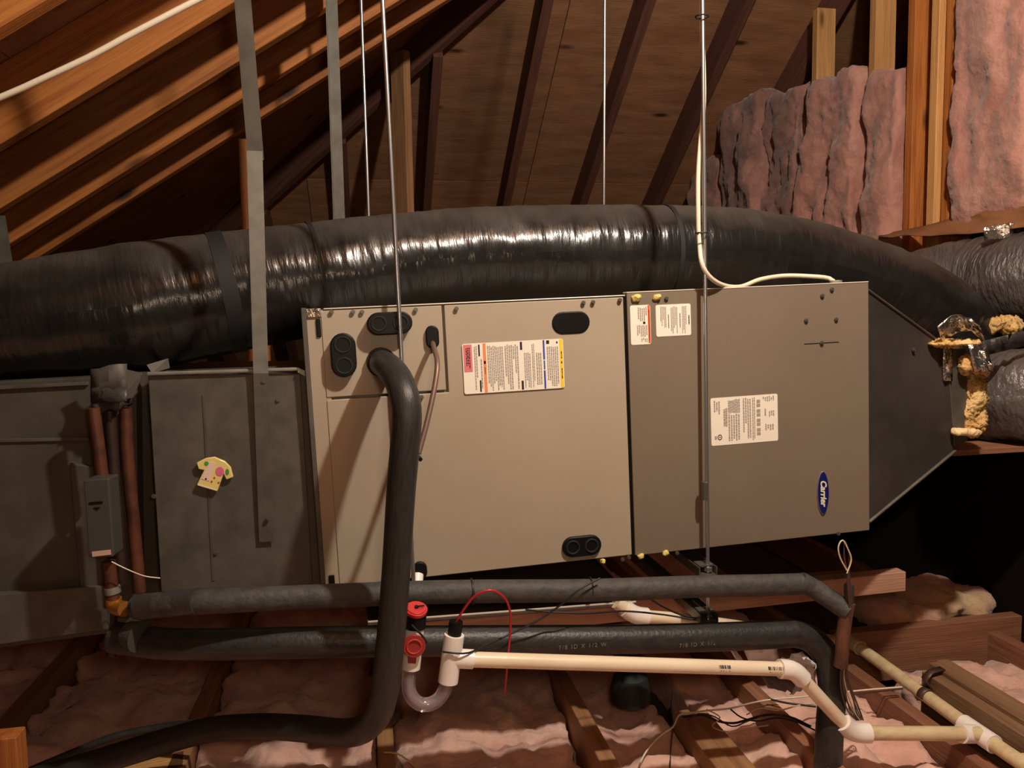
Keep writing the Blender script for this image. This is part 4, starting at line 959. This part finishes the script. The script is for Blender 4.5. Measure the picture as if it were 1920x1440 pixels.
t = tube('white_wire', [W(1195, 1450, z=-.03), W(1203, 1425, z=-.02), W(1218, 1400, z=-.01), W(1240, 1378, z=.0), W(1262, 1363, z=.01), W(1268, 1350, z=.015), W(1275, 1340, z=.02), W(1300, 1336, z=.02), W(1330, 1332, z=.02), W(1370, 1328, z=.015), W(1410, 1318, z=.02), W(1450, 1311, z=.02), W(1500, 1307, z=.03), W(1560, 1300, z=.03), W(1630, 1293, z=.03), W(1695, 1288, z=.03)], .0022, CABLE, seg=8, step=.012)
tag(t, 'white wire wandering over the joists below the drain pipe', 'wire')
t = tube('dark_wire', [W(1260, 1300, z=.03), W(1258, 1330, z=.0), W(1262, 1356, z=.0), W(1258, 1400, z=-.03), W(1256, 1445, z=-.03)], .0016, BRNW, seg=7); tag(t, 'thin dark wire hanging straight down left of the doubled joist', 'wire')
t = tube('dark_wire', [W(1280, 1344, z=.02), W(1320, 1340, z=.02), W(1345, 1352, z=.01), W(1375, 1356, z=.01), W(1400, 1350, z=.01), W(1440, 1340, z=.01), W(1480, 1344, z=.01), W(1520, 1362, z=.01)], .0028, BLK, seg=7); tag(t, 'tangled black wire over the end of the doubled joist', 'wire')
t = tube('dark_wire', [W(1440, 1310, z=.02), W(1475, 1318, z=.02), W(1530, 1325, z=.02)], .0026, BLK, seg=7); tag(t, 'short black wire behind the white elbow', 'wire')
t = tube('dark_wire', [W(1600, 1302, z=.03), W(1650, 1296, z=.03), W(1692, 1291, z=.03)], .0022, BRNW, seg=7); tag(t, 'brown wire running right from the wire tangle', 'wire')
t = tube('yellow_wire', [W(720, 1411, z=.005), W(745, 1413, z=.005), W(770, 1430, z=-.02), W(790, 1450, z=-.03)], .0020, mat('yellow_wire', (206, 190, 110), .5), seg=7); tag(t, 'short pale yellow wire on the light joist at the bottom', 'wire')

cn = thing('round_can', W(1182, 1300, z=-.02), 'dark rounded metal can sunk among the pink batts under the white drain pipe', 'can')
cc = W(1182, 1275, y=1.84); MB().tube([cc-Vector((0, 0, .055)), cc-Vector((0, 0, .02)), cc+Vector((0, 0, .012)), cc+Vector((0, 0, .026))], [.052, .052, .044, .020], 24).build('can_body', mat('dark_green_metal', (34, 44, 42), .55), cn, smooth=True)
MB().tube([cc+Vector((.0, 0, .02)), cc+Vector((.02, 0, .05))], .007, 10).build('can_stem', PLUG, cn, smooth=True)
p = W(10, 1375, y=1.45); t = board('wood_block', p, (p.x, p.y, -.10), .05, .04, RAFT, up=(0, 1, 0)); tag(t, 'orange-brown wood block standing in the bottom left corner', 'wood block')
t = board('pale_board', W(150, 1470, z=-.01), W(345, 1430, z=-.01), .07, .02, STUD); tag(t, 'pale board edge under the hose at the bottom left', 'board')
t = lump('foil_scrap', W(1733, 1150, y=2.14), W(1757, 1138, y=2.17), FOIL, None, res=.006, amp=.01, freq=50, seed=6, pw=3); tag(t, 'tiny bright foil scrap on the far yellow-flecked batt', 'foil')

for k, (pts_, r_, m_) in enumerate((
    ([(1290, 1350, .02), (1310, 1338, .03), (1340, 1344, .015), (1372, 1362, .01), (1402, 1352, .02), (1430, 1342, .02)], .0017, BRNW),
    ([(1325, 1330, .02), (1350, 1345, .02), (1335, 1362, .01), (1365, 1372, .01), (1398, 1366, .01), (1440, 1360, .0)], .0015, CABLEW),
    ([(1370, 1330, .02), (1390, 1345, .015), (1420, 1352, .01), (1455, 1346, .015), (1490, 1352, .01), (1530, 1370, .0)], .0020, BLK),
    ([(1400, 1340, .02), (1425, 1328, .025), (1460, 1332, .02), (1500, 1322, .02), (1540, 1318, .02)], .0016, CABLEW))):
    t = tube('tangled_wire', [W(a, b, z=c) for a, b, c in pts_], r_, m_, seg=7, step=.01)
    tag(t, ('brown wire snaking over the end of the green-daubed board', 'pale thin wire curling in the tangle past the doubled joist', 'black wire trailing from the tangle towards the white elbow',
            'pale wire running from the tangle under the white elbow')[k], 'wire', 'tangled wires past the doubled joist')
